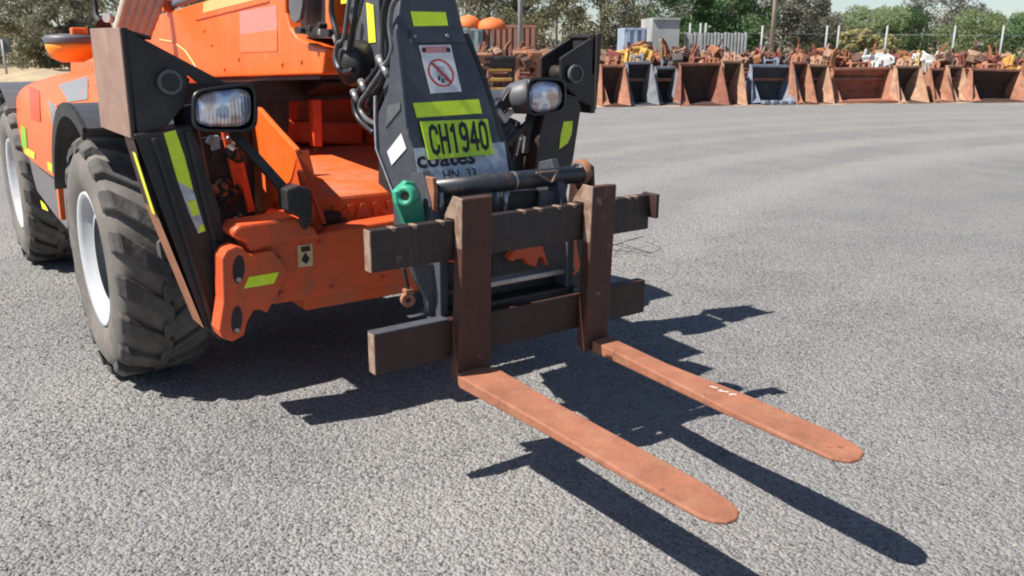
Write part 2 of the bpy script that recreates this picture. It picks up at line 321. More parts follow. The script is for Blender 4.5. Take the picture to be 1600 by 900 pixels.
# loose stones near the camera: one object, geometry nodes scatter small rocks on an uneven patch
def stones():
    rock = []
    for k in range(3):
        bm = bmesh.new(); bmesh.ops.create_icosphere(bm, subdivisions=1, radius=1)
        rr = random.Random(k)
        for v in bm.verts: v.co *= rr.uniform(.7, 1.15); v.co.z *= .62
        me = bpy.data.meshes.new('stone_shape'); bm.to_mesh(me); bm.free(); rock.append(me)
    sm = bpy.data.materials.new('loose_stone'); sm.use_nodes = True; N = sm.node_tree.nodes; L = sm.node_tree.links
    oi = N.new('ShaderNodeObjectInfo'); cr = N.new('ShaderNodeValToRGB'); e = cr.color_ramp.elements
    e[0].color = (.10, .098, .097, 1); e[1].color = (.33, .32, .30, 1); x = e.new(.55); x.color = (.195, .194, .192, 1); x = e.new(.93); x.color = (.29, .265, .235, 1)
    gp = N.new('ShaderNodeNewGeometry'); nz = N.new('ShaderNodeTexNoise'); nz.inputs['Scale'].default_value = 1.3; nz.inputs['Detail'].default_value = 8; nz.inputs['Roughness'].default_value = .7; L.new(gp.outputs['Position'], nz.inputs['Vector'])
    c2 = N.new('ShaderNodeValToRGB'); q = c2.color_ramp.elements; q[0].position = .38; q[1].position = .62; q[0].color = (.90, .90, .93, 1); q[1].color = (1.16, 1.11, 1.02, 1); L.new(nz.outputs[0], c2.inputs[0])
    mu = N.new('ShaderNodeMix'); mu.data_type = 'RGBA'; mu.blend_type = 'MULTIPLY'; mu.inputs[0].default_value = 1
    L.new(oi.outputs['Random'], cr.inputs[0]); L.new(cr.outputs[0], mu.inputs[6]); L.new(c2.outputs[0], mu.inputs[7]); L.new(mu.outputs[2], N['Principled BSDF'].inputs['Base Color'])
    N['Principled BSDF'].inputs['Roughness'].default_value = .9; N['Principled BSDF'].inputs['Specular IOR Level'].default_value = .2
    for me in rock: me.materials.append(sm)
    # patch covering the near ground in view
    A = [U(0, 905, 'Z', 0), U(1605, 905, 'Z', 0), U(1605, 222, 'Z', 0), U(800, 222, 'Z', 0), U(0, 222, 'Z', 0)]
    c0 = sum(A, V((0, 0, 0)))/5; A = [c0+(a-c0)*1.03 for a in A]
    me = bpy.data.meshes.new('loose_gravel'); me.from_pydata([(p.x, p.y, .001) for p in A], [], [list(range(5))]); me.materials.append(sm)
    o = bpy.data.objects.new('loose_gravel', me); COL.objects.link(o)
    tag(o, 'loose grey stones scattered over the gravel yard', 'gravel', kind='stuff')
    ng = bpy.data.node_groups.new('scatter', 'GeometryNodeTree')
    ng.interface.new_socket('Geometry', in_out='INPUT', socket_type='NodeSocketGeometry'); ng.interface.new_socket('Geometry', in_out='OUTPUT', socket_type='NodeSocketGeometry')
    n = ng.nodes; l = ng.links; i = n.new('NodeGroupInput'); u = n.new('NodeGroupOutput')
    d = n.new('GeometryNodeDistributePointsOnFaces'); d.inputs['Density'].default_value = 3600; l.new(i.outputs[0], d.inputs['Mesh'])
    ps = n.new('GeometryNodeInputPosition'); ds = n.new('ShaderNodeVectorMath'); ds.operation = 'DISTANCE'; ds.inputs[1].default_value = (.3, -1.0, 0); l.new(ps.outputs[0], ds.inputs[0])
    mr = n.new('ShaderNodeMapRange'); mr.interpolation_type = 'SMOOTHSTEP'; mr.inputs[1].default_value = 1.8; mr.inputs[2].default_value = 7.5; mr.inputs[3].default_value = 4200; mr.inputs[4].default_value = 0; l.new(ds.outputs['Value'], mr.inputs[0])
    l.new(ps.outputs[0], ds.inputs[0])
    rnd = n.new('FunctionNodeRandomValue'); cmp_ = n.new('ShaderNodeMath'); cmp_.operation = 'DIVIDE'; l.new(mr.outputs[0], cmp_.inputs[0]); cmp_.inputs[1].default_value = 4200
    tn = n.new('ShaderNodeTexNoise'); tn.inputs['Scale'].default_value = 1.3; tn.inputs['Detail'].default_value = 6; tn.inputs['Roughness'].default_value = .65; l.new(ps.outputs[0], tn.inputs['Vector'])
    tm = n.new('ShaderNodeMapRange'); tm.inputs[1].default_value = .40; tm.inputs[2].default_value = .60; tm.inputs[3].default_value = 1.15; tm.inputs[4].default_value = .30; l.new(tn.outputs[0], tm.inputs[0])
    tp2 = n.new('ShaderNodeMath'); tp2.operation = 'MULTIPLY'; l.new(cmp_.outputs[0], tp2.inputs[0]); l.new(tm.outputs[0], tp2.inputs[1])
    lt = n.new('FunctionNodeCompare'); l.new(rnd.outputs[1], lt.inputs[0]); l.new(tp2.outputs[0], lt.inputs[1]); lt.operation = 'LESS_THAN'
    selp = lt
    j = n.new('GeometryNodeJoinGeometry')
    rv = n.new('FunctionNodeRandomValue'); rv.data_type = 'FLOAT_VECTOR'; rv.inputs[0].default_value = (-.5, -.5, 0); rv.inputs[1].default_value = (.5, .5, 6.28)
    rs = n.new('FunctionNodeRandomValue'); rs.inputs[2].default_value = 0; rs.inputs[3].default_value = 1; rs.inputs['Seed'].default_value = 3
    pw = n.new('ShaderNodeMath'); pw.operation = 'POWER'; l.new(rs.outputs[1], pw.inputs[0]); pw.inputs[1].default_value = 3.8
    ma = n.new('ShaderNodeMath'); ma.operation = 'MULTIPLY_ADD'; l.new(pw.outputs[0], ma.inputs[0]); ma.inputs[1].default_value = .0056; ma.inputs[2].default_value = .0032
    ip = n.new('GeometryNodeInstanceOnPoints'); l.new(d.outputs['Points'], ip.inputs['Points']); l.new(selp.outputs[0], ip.inputs['Selection']); l.new(rv.outputs[0], ip.inputs['Rotation']); l.new(ma.outputs[0], ip.inputs['Scale'])
    gi = n.new('GeometryNodeGeometryToInstance')
    for me in rock:
        ro = bpy.data.objects.new('stone_shape', me)   # only referenced by the node tree
        on = n.new('GeometryNodeObjectInfo'); on.inputs[0].default_value = ro; l.new(on.outputs['Geometry'], gi.inputs[0])
    l.new(gi.outputs[0], ip.inputs['Instance']); ip.inputs['Pick Instance'].default_value = True
    l.new(i.outputs[0], j.inputs[0]); l.new(ip.outputs[0], j.inputs[0]); l.new(ip.outputs[0], u.inputs[0])
    md = o.modifiers.new('scatter', 'NODES'); md.node_group = ng
stones()

# ------------------------------------------------------------------ telehandler
TH = thing('telehandler', (.63, 2.6, 0), 'orange and black telehandler parked with its empty forks lowered, filling the left of the yard', 'telehandler')
XC = .63     # machine centre line

# ---- wheels
DISCM = mat('wheel_disc_paint', (.24, .25, .27), .5, .2, 10, dirt=(.14, .12, .11), dirt_amt=.5, dscale=9)
def wheel(x_out, yc, side, zc=.567, R=.562, W=.37):
    """side -1: outer face towards -X"""
    ax = V((-side, 0, 0))            # towards the machine
    c = V((x_out, yc, zc))
    o = MB().lathe(c, ax, [(.045, .20), (.05, .255), (.012, .272), (.0, .30), (-.005, .312), (.012, .318), (.03, .305)], RIM, 56)
    hub = o.build('wheel', TH, fix=True)
    m = MB(); prof = [(.02, .30), (-.008, .335), (-.022, .40), (-.018, .46), (.006, .51), (.03, .526), (.10, .531), (.185, .533), (.27, .531), (.34, .526), (.364, .51), (.388, .46), (.39, .38), (.37, .31)]
    m.lathe(c, ax, prof, TYREW, 72)
    # chevron lugs
    nl = 18
    for k in range(nl):
        for h in (0, 1):
            a0 = 2*math.pi*(k+.5*h)/nl
            # strip from the shoulder to the centre, sweeping in angle
            pts = []
            for t, off, sw in ((0, -.012, 0), (.12, .02, .03), (.5, .11, .17), (1, .207, .33)):
                o2 = off if h == 0 else W-off
                pts.append((t, o2, a0 + sw*.95))
            wd = .098
            vs = []
            for t, off, a in pts:
                for (da, r) in ((-wd, .525 if t > 0 else .50), (-wd*.86, R if t > .01 else .535), (wd*.86, R if t > .01 else .535), (wd, .525 if t > 0 else .50)):
                    aa = a+da; vs.append(c + ax*off + V((0, math.cos(aa), math.sin(aa)))*r)
            n = len(pts); fs = [[i*4+q, i*4+q+1, (i+1)*4+q+1, (i+1)*4+q] for i in range(n-1) for q in range(3)] + [[0, 3, 2, 1], [(n-1)*4+q for q in range(4)]]
            m.add(vs, fs, TYRE)
    m.build('tyre', hub, fix=True, bevel=.006, bseg=1)
    # dished centre
    d = MB(); d.lathe(c, ax, [(.050, .255), (.16, .245), (.175, .20), (.15, .12), (.13, .11), (.08, .10), (.075, .0)], RIM, 48)
    for k in range(8):
        a = 2*math.pi*k/8; d.disc(c+ax*.14+V((0, math.cos(a), math.sin(a)))*.155, ax, .014, .03, CHROME, 6)
    d.build('wheel_disc', hub).data.materials[0] = DISCM
    return hub
wheel(-.54, 1.775, -1); wheel(-.54, 4.42, -1); wheel(1.80, 1.775, 1); wheel(1.80, 4.42, 1)
# axles
ax_ = MB(); ax_.tube([(-.2, 1.775, .567), (.25, 1.775, .56), (.5, 1.775, .52), (.76, 1.775, .52), (1.0, 1.775, .56), (1.5, 1.775, .567)], [.09, .085, .15, .15, .085, .09], BLACK, 16)
ax_.build('front_axle', TH)
ax_ = MB(); ax_.tube([(-.2, 4.42, .567), (.25, 4.42, .56), (.5, 4.42, .52), (.76, 4.42, .52), (1.0, 4.42, .56), (1.5, 4.42, .567)], [.09, .085, .15, .15, .085, .09], BLACK, 16)
ax_.build('rear_axle', TH)

# ---- fork carriage (front face of the bars at y = 0, left end at x = 0)
Z0 = .45
CW = 1.262
fc = MB()
SL = SLATE
for xs in (.315, .90):     # side frames behind the shanks
    fc.prism([(xs-.03, .045, Z0+.12), (xs-.03, .045, Z0+.36), (xs-.03, .11, Z0+.56), (xs-.03, .16, Z0+.66), (xs-.03, .24, Z0+.64), (xs-.03, .27, Z0+.40), (xs-.03, .15, Z0+.20), (xs-.03, .14, Z0+.03), (xs-.03, .045, Z0+.03)], (.035, 0, 0), SL)
fc.beam((.29, .09, Z0+.225), (.93, .09, Z0+.225), .06, .022, CHROME)
fc.box((.61, .13, Z0+.185), (.60, .02, .07), BLACK); fc.box((.61, .20, Z0+.475), (.60, .02, .09), BLACK)
fc.box((.61, .075, Z0+.155), (.60, .07, .022), BLACK)
carriage = fc.build('fork_carriage', TH, bevel=.004)
# upper bar with locating notches on its top edge
ub = MB(); x = 0; z1 = Z0+.503; zb = Z0+.503-.1415
prof = [(0, zb), (0, z1)]
nx = [.085, .165, .275, .36, .625, .70, .79, .865, .98, 1.07, 1.15, 1.19]
for q in nx: prof += [(q-.010, z1), (q-.007, z1-.010), (q+.007, z1-.010), (q+.010, z1)]
prof += [(CW, z1), (CW, zb)]
ub.prism([(a, 0, b) for a, b in prof], (0, .045, 0), BARM)
ub.disc((-.001, .024, z1-.03), (1, 0, 0), .010, .006, INK, 12)
o = ub.build('upper_bar', carriage, bevel=.003)
for q in nx[:8]+nx[9:]:
    st = MB(); st.prism([(q-.008, -.002, z1-.010), (q-.010, -.002, z1+.002), (q+.010, -.002, z1+.002), (q+.004, -.002, z1-.013)], (0, .040, 0), LRUST); st.build('weld_nub', carriage, bevel=.002)
MB().prism([(0, -.0, zb), (0, .0, z1), (0, .045, z1), (0, .045, zb)], (-.006, 0, 0), LRUST).build('end_cap', carriage, bevel=.002)
st = MB(); st.box((CW+.006, .0, z1-.042), (.018, .085, .10), DRUST); st.build('end_stop', carriage, bevel=.004)
lb = MB(); lb.prism([(0, 0, Z0), (0, 0, Z0+.143), (CW, 0, Z0+.143), (CW, 0, Z0)], (0, .045, 0), DRUST)
lb.build('lower_bar', carriage, bevel=.004)
MB().prism([(0, 0, Z0), (0, 0, Z0+.143), (0, .045, Z0+.143), (0, .045, Z0)], (-.006, 0, 0), LRUST).build('end_cap', carriage, bevel=.002)
MB().prism([(-.004, -.001, Z0+.1425), (.29, -.001, Z0+.1425), (.29, .049, Z0+.1425), (-.004, .049, Z0+.1425)], (0, 0, .006), SLATE).build('top_strip', carriage, bevel=.001)
# lower sweep plate on the left and hanging shackle
sp = MB(); A = qpts([(642, 412), (652, 440), (668, 470), (668, 488), (640, 497), (712, 492), (712, 412)], 'Y', .085); sp.prism(A, (0, .03, 0), SL)
sp.build('hook_plate', carriage, bevel=.004)
sp = MB(); a = U(630, 418, 'Y', .12); b_ = U(638, 452, 'Y', .12); sp.tube([a, b_], .008, DRUST, 10)
c = U(637, 468, 'Y', .12); sp.ring(c, (0.3, 1, 0), .010, .026, .028, SCRAPE, 14); sp.box(b_+V((0, 0, -.008)), (.034, .03, .02), SCRAPE)
sp.build('hanging_shackle', carriage, bevel=.002)
# pivot tube with welded collar, ears
tb = MB(); tl = U(672, 294, 'Y', .15); tr = U(906, 274, 'Y', .15); tl.z = tr.z = (tl.z+tr.z)/2; tl.y = tr.y = .15
TZ = tl.z; mid = tl.lerp(tr, .52)
tb.tube([tl, tr], .036, BLACK, 28); tb.ring(mid, (1, 0, 0), .030, .0375, .008, CHROME, 28)
tube_o = tb.build('pivot_tube', carriage)
TUBEM = mat('worn_tube_paint', (.022, .026, .032), .38, .3, 8, dirt=(.13, .07, .045), dirt_amt=.45, dscale=12)
tube_o.data.materials[0] = TUBEM
# triangular cut at the right of the tube
tc = MB(); p = lambda x, y: U(x, y, 'Y', .108)
for a, b_ in (((838, 270), (862, 285)), ((862, 285), (872, 268)), ((838, 270), (872, 267))):
    tc.beam(p(*a), p(*b_), .006, .006, LRUST)
tc.build('weld_bead', carriage)
er = MB()
er.prism([(tl.x-.02, .10, TZ+.05), (tl.x-.02, .20, TZ+.05), (tl.x-.02, .22, TZ-.1), (tl.x-.02, .10, TZ-.1), (tl.x-.02, .09, TZ)], (.018, 0, 0), SCRAPE); er.build('tube_cheek', carriage, bevel=.003)
er = MB(); er.lathe((tr.x+.005, .17, TZ+.0), (1, 0, 0), [(0, .02), (0, .052), (.012, .055), (.035, .055), (.04, .02)], SCRAPE, 24); er.ring((tr.x, .165, TZ), (1, 0, 0), .036, .046, .012, CHROME)
er.prism([(tr.x+.03, .10, TZ-.14), (tr.x+.03, .12, TZ+.03), (tr.x+.03, .18, TZ+.055), (tr.x+.03, .24, TZ+.02), (tr.x+.03, .26, TZ-.14)], (.02, 0, 0), DRUST); er.build('tube_ear', carriage, bevel=.003)
# vertical stubs between tube and upper bar
for px, r, mm in ((688, .012, CHROME), (775, .014, SLATE), (790, .010, CHROME)):
    er = MB(); t_ = U(px, 300, 'Y', .12); er.tube([t_, V((t_.x, t_.y, z1-.02))], r, mm, 12); er.build('tube_stub', carriage)
er = MB()
a = qpts([(846, 300), (874, 298), (874, 330), (842, 332)], 'Y', .13); er.prism(a, (0, .02, 0), GREYP)
er.build('tube_support', carriage, bevel=.003); er = MB()
er.prism(qpts([(800, 300), (842, 297), (842, 335), (800, 338)], 'Y', .16), (0, .02, 0), BLACK)
er.prism(qpts([(670, 300), (706, 299), (706, 345), (670, 350)], 'Y', .16), (0, .02, 0), BLACK)
er.build('tube_support', carriage, bevel=.003)
# green lug on the left
gl = MB(); GX = U(634, 306, 'Y', .12)
gl.lathe(GX, (-1, -.75, 0), [(-.03, .0), (-.03, .036), (.0, .039), (.014, .034), (.016, .022), (.006, .017), (.004, .0)], GREEN, 24)
gl.lathe(GX+V((-1, -.75, 0)).normalized()*.007, (-1, -.75, 0), [(0, .0), (.0, .016)], INK, 16)
gl.prism(qpts([(636, 283), (648, 285), (657, 300), (667, 348), (634, 352), (620, 318), (618, 300)], 'Y', .13), (0, .03, 0), GREEN)
gl.build('green_lug', carriage, bevel=.003)

# ---- forks
TOPZ = Z0-.042
def fork(blade_px, shank, chalk=None):
    f = MB()
    top = [U(x, y, 'Z', TOPZ) for x, y in blade_px]
    ytip = min(p.y for p in top)
    low = []
    for p in top:
        t = max(0, min(1, (-.05-p.y)/(-.05-ytip))); low.append(V((p.x, p.y, TOPZ-.048*(1-t)-.012*t)))
    n = len(top)
    f.add(top+low, [list(range(n)), list(range(2*n-1, n-1, -1))]+[[i, (i+1) % n, n+(i+1) % n, n+i] for i in range(n)], RUST)
    x0, x1, tx0, tx1, zt = shank
    # shank: thick hooked top tapering down
    vs = [(tx0, -.052, zt), (tx1, -.052, zt), (tx1, -.002, zt-.004), (tx0, -.002, zt-.004),
          (x0, -.052, TOPZ-.048), (x1, -.052, TOPZ-.048), (x1, -.002, TOPZ-.03), (x0, -.002, TOPZ-.03)]
    f.add(vs, [[0, 1, 2, 3], [7, 6, 5, 4], [0, 4, 5, 1], [1, 5, 6, 2], [2, 6, 7, 3], [3, 7, 4, 0]], FORKS)
    o = f.build('fork', carriage, bevel=.006, bseg=2)
    h = MB()   # hook over the upper bar and pale wedge painting the shank's sunlit side
    h.prism([(tx0-.002, -.055, zt+.001), (tx0-.002, .004, zt+.004), (tx0-.002, .06, z1+.012), (tx0-.002, .06, z1-.03), (tx0-.002, .048, z1+.002), (tx0-.002, -.005, z1+.004), (tx0-.002, -.012, Z0+.02), (tx0-.002, -.038, Z0+.06)], (-.006, 0, 0), LRUST)
    h.box(((tx0+tx1)/2, .03, z1+.022), (tx1-tx0, .06, .03), DRUST)
    q = h.build('fork_hook', carriage, bevel=.003)
    return o
FORKS = mat('shank_rust', (.072, .024, .014), .65, .25, 9, dirt=(.05, .028, .02), dirt_amt=.5, dscale=6, bump=.3, bscale=70, streak=((.17, .075, .045), 12, .18), chips=((.22, .12, .08), 12, .63))
sx = lambda px, py: U(px, py, 'Y', -.052)
a, b_ = sx(724, 311), sx(770, 309); c, d = sx(715, 576), sx(767, 570)
b1 = [(713, 577), (773, 572), (877, 632), (1034, 717), (1110, 759), (1145, 785), (1156, 797), (1153, 809), (1138, 815), (1116, 813), (1096, 807), (972, 736), (849, 663), (718, 588)]
f1 = fork(b1, (c.x, d.x, a.x, b_.x, a.z))
a, b_ = sx(928, 292), sx(964, 290); c, d = sx(913, 528), sx(950, 524)
b2 = [(925, 532), (950, 524), (1044, 568), (1167, 616), (1305, 675), (1340, 695), (1351, 706), (1345, 716), (1329, 720), (1300, 715), (1139, 640), (960, 549)]
f2 = fork(b2, (c.x, d.x, a.x, b_.x, a.z))
ck = MB(); rr = random.Random(4)
for k in range(7):
    p_ = U(1113+k*5.6+rr.uniform(-1, 1), 605+k*2.0+rr.uniform(-1.5, 1.5), 'Z', TOPZ+.0012)
    ck.box(p_, (.016, .005, .0006), WHT, Euler((0, 0, rr.uniform(-1.4, .4))))
ck.build('chalk_mark', carriage)

# ---- boom head (gooseneck)
HP0 = V((XC, .36, 1.11)); HN = V((0, -.90, -.43)).normalized()      # front face plane: leans back going up
HN = (V((1, 0, 0)).cross(V((0, .15, .56)))).normalized()
hp = lambda x, y, off=0: UPl(x, y, HP0 + HN*off*-1, HN)
if HN.dot(FWD) < 0: HN = -HN          # HN points away from the camera
HN_OUT = -HN
def hp(x, y, off=0): return UPl(x, y, HP0+HN_OUT*off, HN)
hd = MB()
face = [(628, -22), (708, -22), (715, 10), (726, 52), (757, 130), (800, 272), (655, 280), (646, 232), (637, 212), (619, 45)]
F = [hp(*p) for p in face]
hd.prism(F, HN*.16, SLATE)
head = hd.build('boom_head', TH, bevel=.006)
hc = MB(); hc.prism([(.48, .48, .78), (.48, .80, .95), (.48, 1.0, 1.75), (.48, .76, 1.75)], (.31, 0, 0), BLACK); hc.prism([(.40, .15, .86), (.40, .16, .98), (.40, .30, .98), (.40, .45, 1.0), (.40, .70, 1.2), (.40, .72, .98), (.40, .45, .90), (.40, .15, .84)], (.46, 0, 0), BLACK); hc.build('head_core', head)
# side cheek of the head: bevelled face turned to the left
ch = MB(); CN = V((-.85, -.50, 0)).normalized()
cp0 = hp(640, 215)
cpp = lambda x, y, off=0: UPl(x, y, cp0+CN*off, CN)
ck_ = [(619, 45), (637, 212), (646, 232), (660, 300), (668, 350), (615, 352), (613, 300), (588, 232), (586, 190), (606, 142), (612, 60)]
ch.prism([cpp(*p) for p in ck_], -CN*.02, SLATE)
ch.build('side_cheek', head, bevel=.003)
SLE = mat('pale_edge', (.30, .31, .34), .45, .3, 30)
eg = MB(); L1 = [cpp(*p, .004) for p in [(586, 150), (586, 190), (588, 232), (613, 297), (622, 330)]]
for i in range(len(L1)-1): eg.beam(L1[i], L1[i+1], .010, .006, SLE)
eg.build('cheek_edge', head)
dm = MB(); dm.prism([cpp(*p, .0025) for p in [(605, 237), (627, 208), (635, 232), (612, 258)]], CN*.001, WHT); dm.build('white_marker', head)
sg = MB(); sg.prism([cpp(*p, .002) for p in [(606, 165), (625, 160), (626, 170), (602, 200)]], CN*.002, GREYP); sg.build('cheek_step', head)
def face_quad(name, pts, m, off=.003, th=.0012, parent=None):
    return MB().prism([hp(x, y, off) for x, y in pts], HN_OUT*th, m).build(name, parent or head)
face_quad('reflective_tape', [(642, 18), (696, 19), (700, 40), (647, 41)], YEL)
face_quad('reflective_tape', [(645, 161), (748, 155), (753, 177), (651, 184)], YEL)
face_quad('hinge_strip', [(640, 48), (720, 48), (726, 66), (641, 68)], SLATE, .002, .006)
for x, y in ((648, 57), (699, 56)): bl = MB(); bl.disc(hp(x, y, .010), HN, .007, .008, CHROME, 12); bl.build('bolt', head)
# number plate with characters
npq = [(656, 190), (761, 186), (771, 241), (670, 250)]
NP = MB(); NP.prism([hp(x, y, .012) for x, y in npq], HN_OUT*.004, PLT)
o_, xr, yu = hp(677, 240, .017), hp(764, 231, .017), hp(670, 198, .017)
NP.strokes('CH1940', o_, xr-o_, yu-o_, INK, wd=.36)
NP.build('number_plate', head)
# worn name sticker partly covered by plate and tube
nsq = [(646, 232), (788, 222), (797, 285), (658, 292)]
NS = MB(); NS.prism([hp(x, y, .003) for x, y in nsq], HN_OUT*.001, SGREY)
NS.build('worn_sticker', head)
NS = MB(); o_, xr, yu = hp(653, 264, .0055), hp(744, 256, .0055), hp(649, 240, .0055); xd = xr-o_
NS.text('coates', o_, xd, yu-o_, (yu-o_).length, xd.length, INK, bold=.03)
o_, xr, yu = hp(694, 281, .0055), hp(745, 276, .0055), hp(692, 267, .0055); xd = xr-o_
NS.text('HN  33', o_, xd, yu-o_, (yu-o_).length, xd.length, INK, bold=.01)
NS.build('sticker_lettering', head)
# warning notice
WQ = [(654, 71), (704, 70), (721, 143), (673, 146)]
WS = MB(); WS.prism([hp(x, y, .004) for x, y in WQ], HN_OUT*.001, WHT)
WS.prism([hp(x, y, .0055) for x, y in [(659, 73), (701, 72), (704, 82), (662, 83)]], HN_OUT*.0006, PINKP)
for bx in (659, 697): WS.prism([hp(x, y, .0065) for x, y in [(bx, 75), (bx+6, 75), (bx+7, 81), (bx+1, 81)]], HN_OUT*.0006, INK)
def ring_px(mb, cx, cy, rx, ry, wd, m, off, n=30):
    inn = []; out = []
    for k in range(n):
        a = 2*math.pi*k/n
        dx, dy = math.cos(a), math.sin(a); sh = .22*dy
        inn.append(hp(cx+(rx-wd)*(dx)+sh*ry, cy+(ry-wd)*dy, off)); out.append(hp(cx+rx*dx+sh*ry, cy+ry*dy, off))
    mb.add(inn+out, [[k, (k+1) % n, n+(k+1) % n, n+k] for k in range(n)], m)
ring_px(WS, 689, 114, 20, 22, 3, REDS, .0062)
WS.prism([hp(x, y, .0055) for x, y in [(684, 103), (692, 104), (703, 124), (697, 130), (684, 125), (680, 115)]], HN_OUT*.0004, SGREY)
for q in ((684, 120), (690, 124), (695, 120)): WS.prism([hp(x, y, .0062) for x, y in [q, (q[0]+3, q[1]-2), (q[0]+4, q[1]+5), (q[0]+1, q[1]+6)]], HN_OUT*.0003, INK)
WS.prism([hp(x, y, .0066) for x, y in [(674, 100), (677, 98), (706, 127), (703, 130)]], HN_OUT*.0004, REDS)
for k in range(3): WS.prism([hp(x, y, .0055) for x, y in [(676+k, 136+3*k), (712+k, 133.5+3*k), (712.3+k, 134.7+3*k), (676.3+k, 137.2+3*k)]], HN_OUT*.0003, SGREY)
WS.build('warning_notice', head)

# right cheek / inner structure of the head, darker, mirrored
rc = MB(); rc.prism([hp(800, 272)+V((0, .0, 0)), hp(757, 130), hp(726, 52), hp(726, 52)+V((.02, .2, 0)), hp(757, 130)+V((.02, .28, 0)), hp(800, 272)+V((.02, .30, 0))], (.02, 0, 0), BLACK)
rc.build('side_cheek', head)
# inner boom: slate box behind the head
ib = MB()
IX = .44
iq = [(552, 66), (583, 115), (592, 190), (640, 190), (640, -60), (528, -60), (540, 0)]
ib.prism([V((IX, max(.74, q.y), q.z)) for q in [U(x, y, 'X', IX) for x, y in iq]], (.30, 0, 0), SLATE)
inner = ib.build('inner_boom', TH, bevel=.006)
MB().prism([U(x, y, 'X', IX-.004) for x, y in [(572, 4), (583, 8), (587, 66), (576, 67)]], (.002, 0, 0), YEL2).build('reflective_tape', inner)
MB().prism([U(x, y, 'X', IX-.030) for x, y in [(532, -4), (542, -4), (541, 5), (533, 6)]], (.002, 0, 0), YEL2).build('reflective_tape', inner)
eg = MB(); eg.beam(U(551, 64, 'X', IX-.01), U(585, 118, 'X', IX-.01), .03, .016, SLE, up=(1, 0, 0)); eg.build('boom_edge', inner, bevel=.003)  # pale bar painting the sunlit edge of the inner boom
# hose drum / pivot boss
pb = MB(); cc = U(543, 98, 'X', IX-.08)
pb.lathe(cc, (-1, 0, 0), [(-.10, .0), (-.10, .088), (-.02, .095), (.01, .088), (.02, .06), (.03, .055), (.034, .0)], BLACK, 32); pb.build('hose_boss', inner)

# hoses
def hose(pts, r=.013, m=None, name='hydraulic_hose'):
    # smooth a polyline with Catmull-Rom
    P = [V(p) for p in pts]; out = []
    for i in range(len(P)-1):
        p0, p1, p2, p3 = P[max(i-1, 0)], P[i], P[i+1], P[min(i+2, len(P)-1)]
        for k in range(6):
            t = k/6; out.append(.5*((2*p1)+(p2-p0)*t+(2*p0-5*p1+4*p2-p3)*t*t+(3*p1-3*p2+p3-p0)*t**3))
    out.append(P[-1]); mb = MB(); mb.tube(out, r, m or RUBBERH, 10); return mb.build(name, head)
def hx(pp, X): return [U(x, y, 'X', X) for x, y in pp]
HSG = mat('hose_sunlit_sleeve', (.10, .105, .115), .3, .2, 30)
hose(hx([(520, -20), (518, 20), (528, 60), (524, 95), (536, 112), (552, 110)], .33), .012)
hose(hx([(548, -20), (543, 20), (537, 60), (528, 68), (524, 90), (530, 108)], .31), .009, HSG)
hose(hx([(560, -20), (556, 20), (548, 60), (545, 80)], .34), .011)
hose(hx([(570, -20), (562, 15), (553, 50), (549, 78)], .35), .010, HSG)
hose(hx([(620, -20), (606, 10), (602, 50), (604, 85), (592, 110), (572, 130), (556, 148), (556, 178), (580, 200), (596, 206)], .36), .011)
hose(hx([(632, -10), (615, 5), (609, 40), (612, 80), (598, 108), (577, 140), (562, 165), (572, 185), (592, 196)], .335), .010, HSG)
hose(hx([(612, -18), (599, 20), (598, 70), (596, 95), (580, 120), (566, 134), (553, 155), (560, 185), (585, 208)], .35), .011)
hose(hx([(604, 100), (596, 130), (582, 150), (575, 165), (580, 180)], .37), .013)
hose(hx([(612, 104), (607, 125), (596, 150), (590, 170)], .39), .014)
for x, y in ((595, 97), (567, 134), (555, 150), (602, 110), (527, 65)): ft = MB(); p_ = U(x, y, 'X', .335); ft.tube([p_+V((0, .02, .02)), p_+V((0, -.02, -.02))], .014, CHROME, 8); ft.build('hose_fitting', head)
# valve clutter beside the boom end
vb = MB(); rr = random.Random(3)
for x, y in ((505, 47), (512, 50), (498, 44), (520, 55), (510, 40), (488, 47)):
    p_ = U(x, y, 'X', .385); vb.tube([p_, p_+V((-.03-rr.random()*.03, 0, 0))], .014, BLACK if rr.random() < .6 else CHROME, 10)
vb.beam(U(468, 47, 'X', .37), U(522, 52, 'X', .37), .03, .05, BLACK, up=(1, 0, 0)); vb.build('valve_block', TH, bevel=.002)

# ---- main boom
BX = .40
bo = MB()
bq = [(150, 66), (206, 33), (310, -3), (400, -60), (540, -60), (508, -60), (446, -60), (447, 25), (455, 50), (470, 62), (505, 72), (508, 84), (505, 116), (325, 122), (150, 124)]
bq = [(150, 62), (206, 35), (330, -3), (520, -70), (446, -70), (447, 22), (453, 42), (464, 56), (476, 62), (506, 74), (508, 84), (504, 117), (325, 122), (150, 124)]
bq = [(110, 72), (206, 36), (330, -2), (444, -40), (446, 20), (452, 42), (463, 58), (490, 72), (511, 76), (507, 90), (504, 117), (325, 122), (110, 128)]
bo.prism([U(x, y, 'X', BX) for x, y in bq], (.42, 0, 0), ORANGE)
boom = bo.build('boom', TH, bevel=.012, bseg=3)
